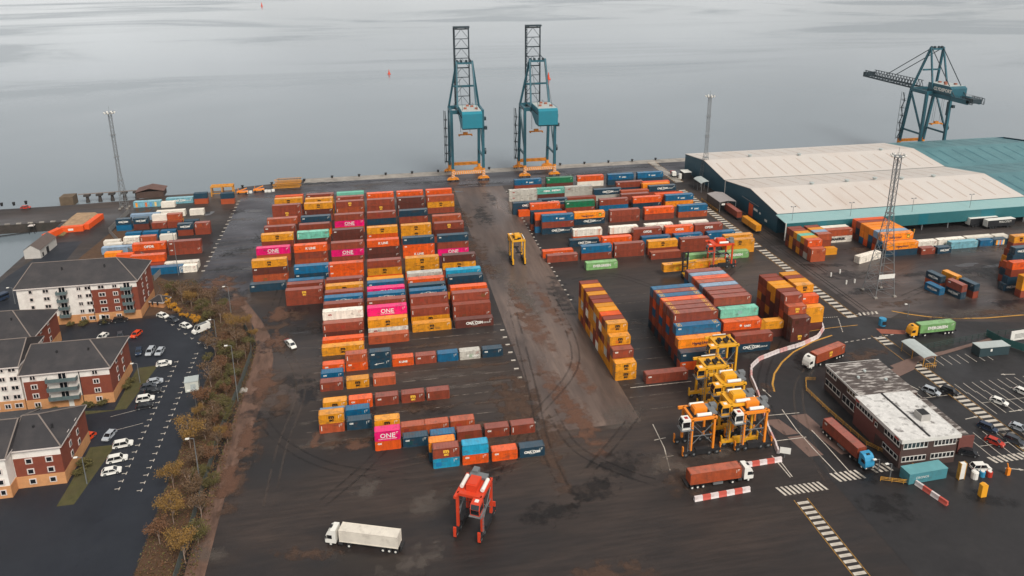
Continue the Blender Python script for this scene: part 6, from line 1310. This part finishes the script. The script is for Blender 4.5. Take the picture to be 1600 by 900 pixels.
def patch(k, x, y, a, b_, rz=0):
    o = link({'mud':'mud_patch','dark':'oil_stain','pale':'worn_patch','wet':'puddle','red':'silt_patch'}[k], um[k], None, 'structure'); dn[0] += 1
    o.location = (x, y, .041+dn[0]*.00012); o.scale = (a, b_, 1); o.rotation_euler = (0, 0, rz)
rp = random.Random(5)
for i in range(10): patch('mud', rp.uniform(30,40), rp.uniform(120,330), rp.uniform(3,7), rp.uniform(8,22))
for i in range(8): patch(rp.choice(('dark','pale','pale')), rp.uniform(38,61), rp.uniform(165,350), rp.uniform(3,7), rp.uniform(10,26))
for i in range(6): patch('red', rp.uniform(44,60), rp.uniform(156,230), rp.uniform(2,5), rp.uniform(10,26), R(6))
for i in range(9): patch(rp.choice(('mud','dark','pale')), rp.uniform(20,64), rp.uniform(100,160), rp.uniform(5,11), rp.uniform(4,9), rp.uniform(-.5,.5))
for i in range(12): patch(rp.choice(('mud','dark','pale','dark')), rp.uniform(-38,10), rp.uniform(100,175), rp.uniform(4,10), rp.uniform(2,6), rp.uniform(-.4,.4))
for i in range(18): patch(rp.choice(('pale','mud')), rp.uniform(-14,32), rp.choice([161.8+k*4.67 for k in range(12)])+rp.uniform(-1.5,1.5), rp.uniform(8,20), rp.uniform(.7,1.8))
for i in range(18): patch(rp.choice(('dark','pale','wet','dark')), rp.uniform(-66,-48), rp.uniform(235,365), rp.uniform(4,9), rp.uniform(2,6))
for i in range(22): patch(rp.choice(('dark','pale','wet','wet')), rp.uniform(-40,150), rp.uniform(364,386), rp.uniform(8,24), rp.uniform(1.5,4))
for i in range(14): patch(rp.choice(('dark','mud','wet')), rp.uniform(-36,-22), rp.uniform(170,250), rp.uniform(4,8), rp.uniform(3,8))
for i in range(24): patch(rp.choice(('dark','wet','pale','mud')), rp.uniform(158,260), rp.uniform(190,250), rp.uniform(8,20), rp.uniform(2,6), rp.uniform(-.2,.2))
for i in range(16): patch(rp.choice(('dark','pale','mud')), rp.uniform(64,140), rp.uniform(140,245), rp.uniform(5,12), rp.uniform(2,5), rp.uniform(-.3,.3))
for i in range(12): patch(rp.choice(('dark','pale')), rp.uniform(98,190), rp.uniform(100,175), rp.uniform(3,8), rp.uniform(3,8), rp.uniform(-1,1))
for x, y, a, b_ in ((-58,262,10,9),(-62,254,8,7),(-50,243,7,8),(-34,232,6,8),(-33,214,5,9),(-33,190,5,12),(-34,165,4,12),(-36,150,4,12)): patch('mud', x, y, a, b_); patch('red', x-1, y+2, a*.7, b_*.8)
patch('red', -18.5, 163, 1.6, 5); patch('red', -10, 159, 5, 2.4); patch('mud', 10, 152, 6, 2.4); patch('dark', 193, 222, 9, 3)
# tyre tracks: faint curved double lines
TYM = decal('tyre_track_dirt', lin((24,22,22)), .5, .25); TYP = decal('pale_tyre_track', lin((96,82,72)), .7, .22)
def tracks(px, k):
    pts = [at(*p) for p in px]; cx_ = sum(p.x for p in pts)/len(pts); cy_ = sum(p.y for p in pts)/len(pts); sp = max(max(abs(p.x-cx_), abs(p.y-cy_)) for p in pts)*1.35
    q = []
    for i in range(len(pts)-1):                                      # smooth the path
        p0, p1, p2, p3 = pts[max(0,i-1)], pts[i], pts[i+1], pts[min(len(pts)-1,i+2)]
        for t_ in [j/6 for j in range(6)]: q.append(.5*((2*p1)+(p2-p0)*t_+(2*p0-5*p1+4*p2-p3)*t_*t_+(3*p1-p0-3*p2+p3)*t_**3))
    q.append(pts[-1]); mb = MB()
    for off in (-1.1, 1.1):
        for u, v in zip(q, q[1:]):
            d = (v-u).normalized(); nx, ny = -d.y, d.x
            mb.add([((u.x+nx*(off+s_)-cx_)/sp, (u.y+ny*(off+s_)-cy_)/sp, 0) for s_ in (-.28,.28)]+[((v.x+nx*(off+s_)-cx_)/sp, (v.y+ny*(off+s_)-cy_)/sp, 0) for s_ in (.28,-.28)], [(0,1,2,3)])
    dn[0] += 1; o = mb.build('tyre_track', TYM if k else TYP, None, 'structure', fix=False); o.location = (cx_, cy_, .042+dn[0]*.00012); o.scale = (sp, sp, 1)
for k, px in enumerate((((430,520),(470,600),(440,700),(420,790)),((400,640),(440,690),(520,730),(640,745)),((880,760),(850,690),(830,600),(800,480)),((700,760),(800,730),(900,700),(1000,690)),((860,640),(900,700),(980,740),(1050,760)),((430,480),(440,420),(400,360)),((1300,540),(1250,600),(1260,680),(1300,760)),((1220,520),(1190,600),(1230,700)),((1400,470),(1480,440),(1560,450)),((1380,440),(1450,410),(1580,400)),((890,440),(960,430),(1080,460),(1160,410)),((780,760),(830,660),(900,560),(860,460)),((550,740),(650,720),(760,700),(900,640)),((1000,640),(960,690),(900,760)),((500,790),(560,740),(600,700)))): tracks(px, k % 3)
print('objects', len(bpy.data.objects))
build_mass()
for o in bpy.data.objects:
    if 'seq' in o.keys(): del o['seq']
# ------------------------------------------------------------------ air
hm_ = bpy.data.materials.new('pale_haze'); hm_.use_nodes = True; n = hm_.node_tree.nodes; n.clear()
o_ = n.new('ShaderNodeOutputMaterial'); pv = n.new('ShaderNodeVolumePrincipled'); pv.inputs['Color'].default_value = (.9,.93,.96,1); pv.inputs['Density'].default_value = .00004; pv.inputs['Anisotropy'].default_value = .2
hm_.node_tree.links.new(pv.outputs[0], o_.inputs['Volume'])
MB().box(-15500,15500,-600,30500,-9,119).build('haze', hm_, None, 'stuff')
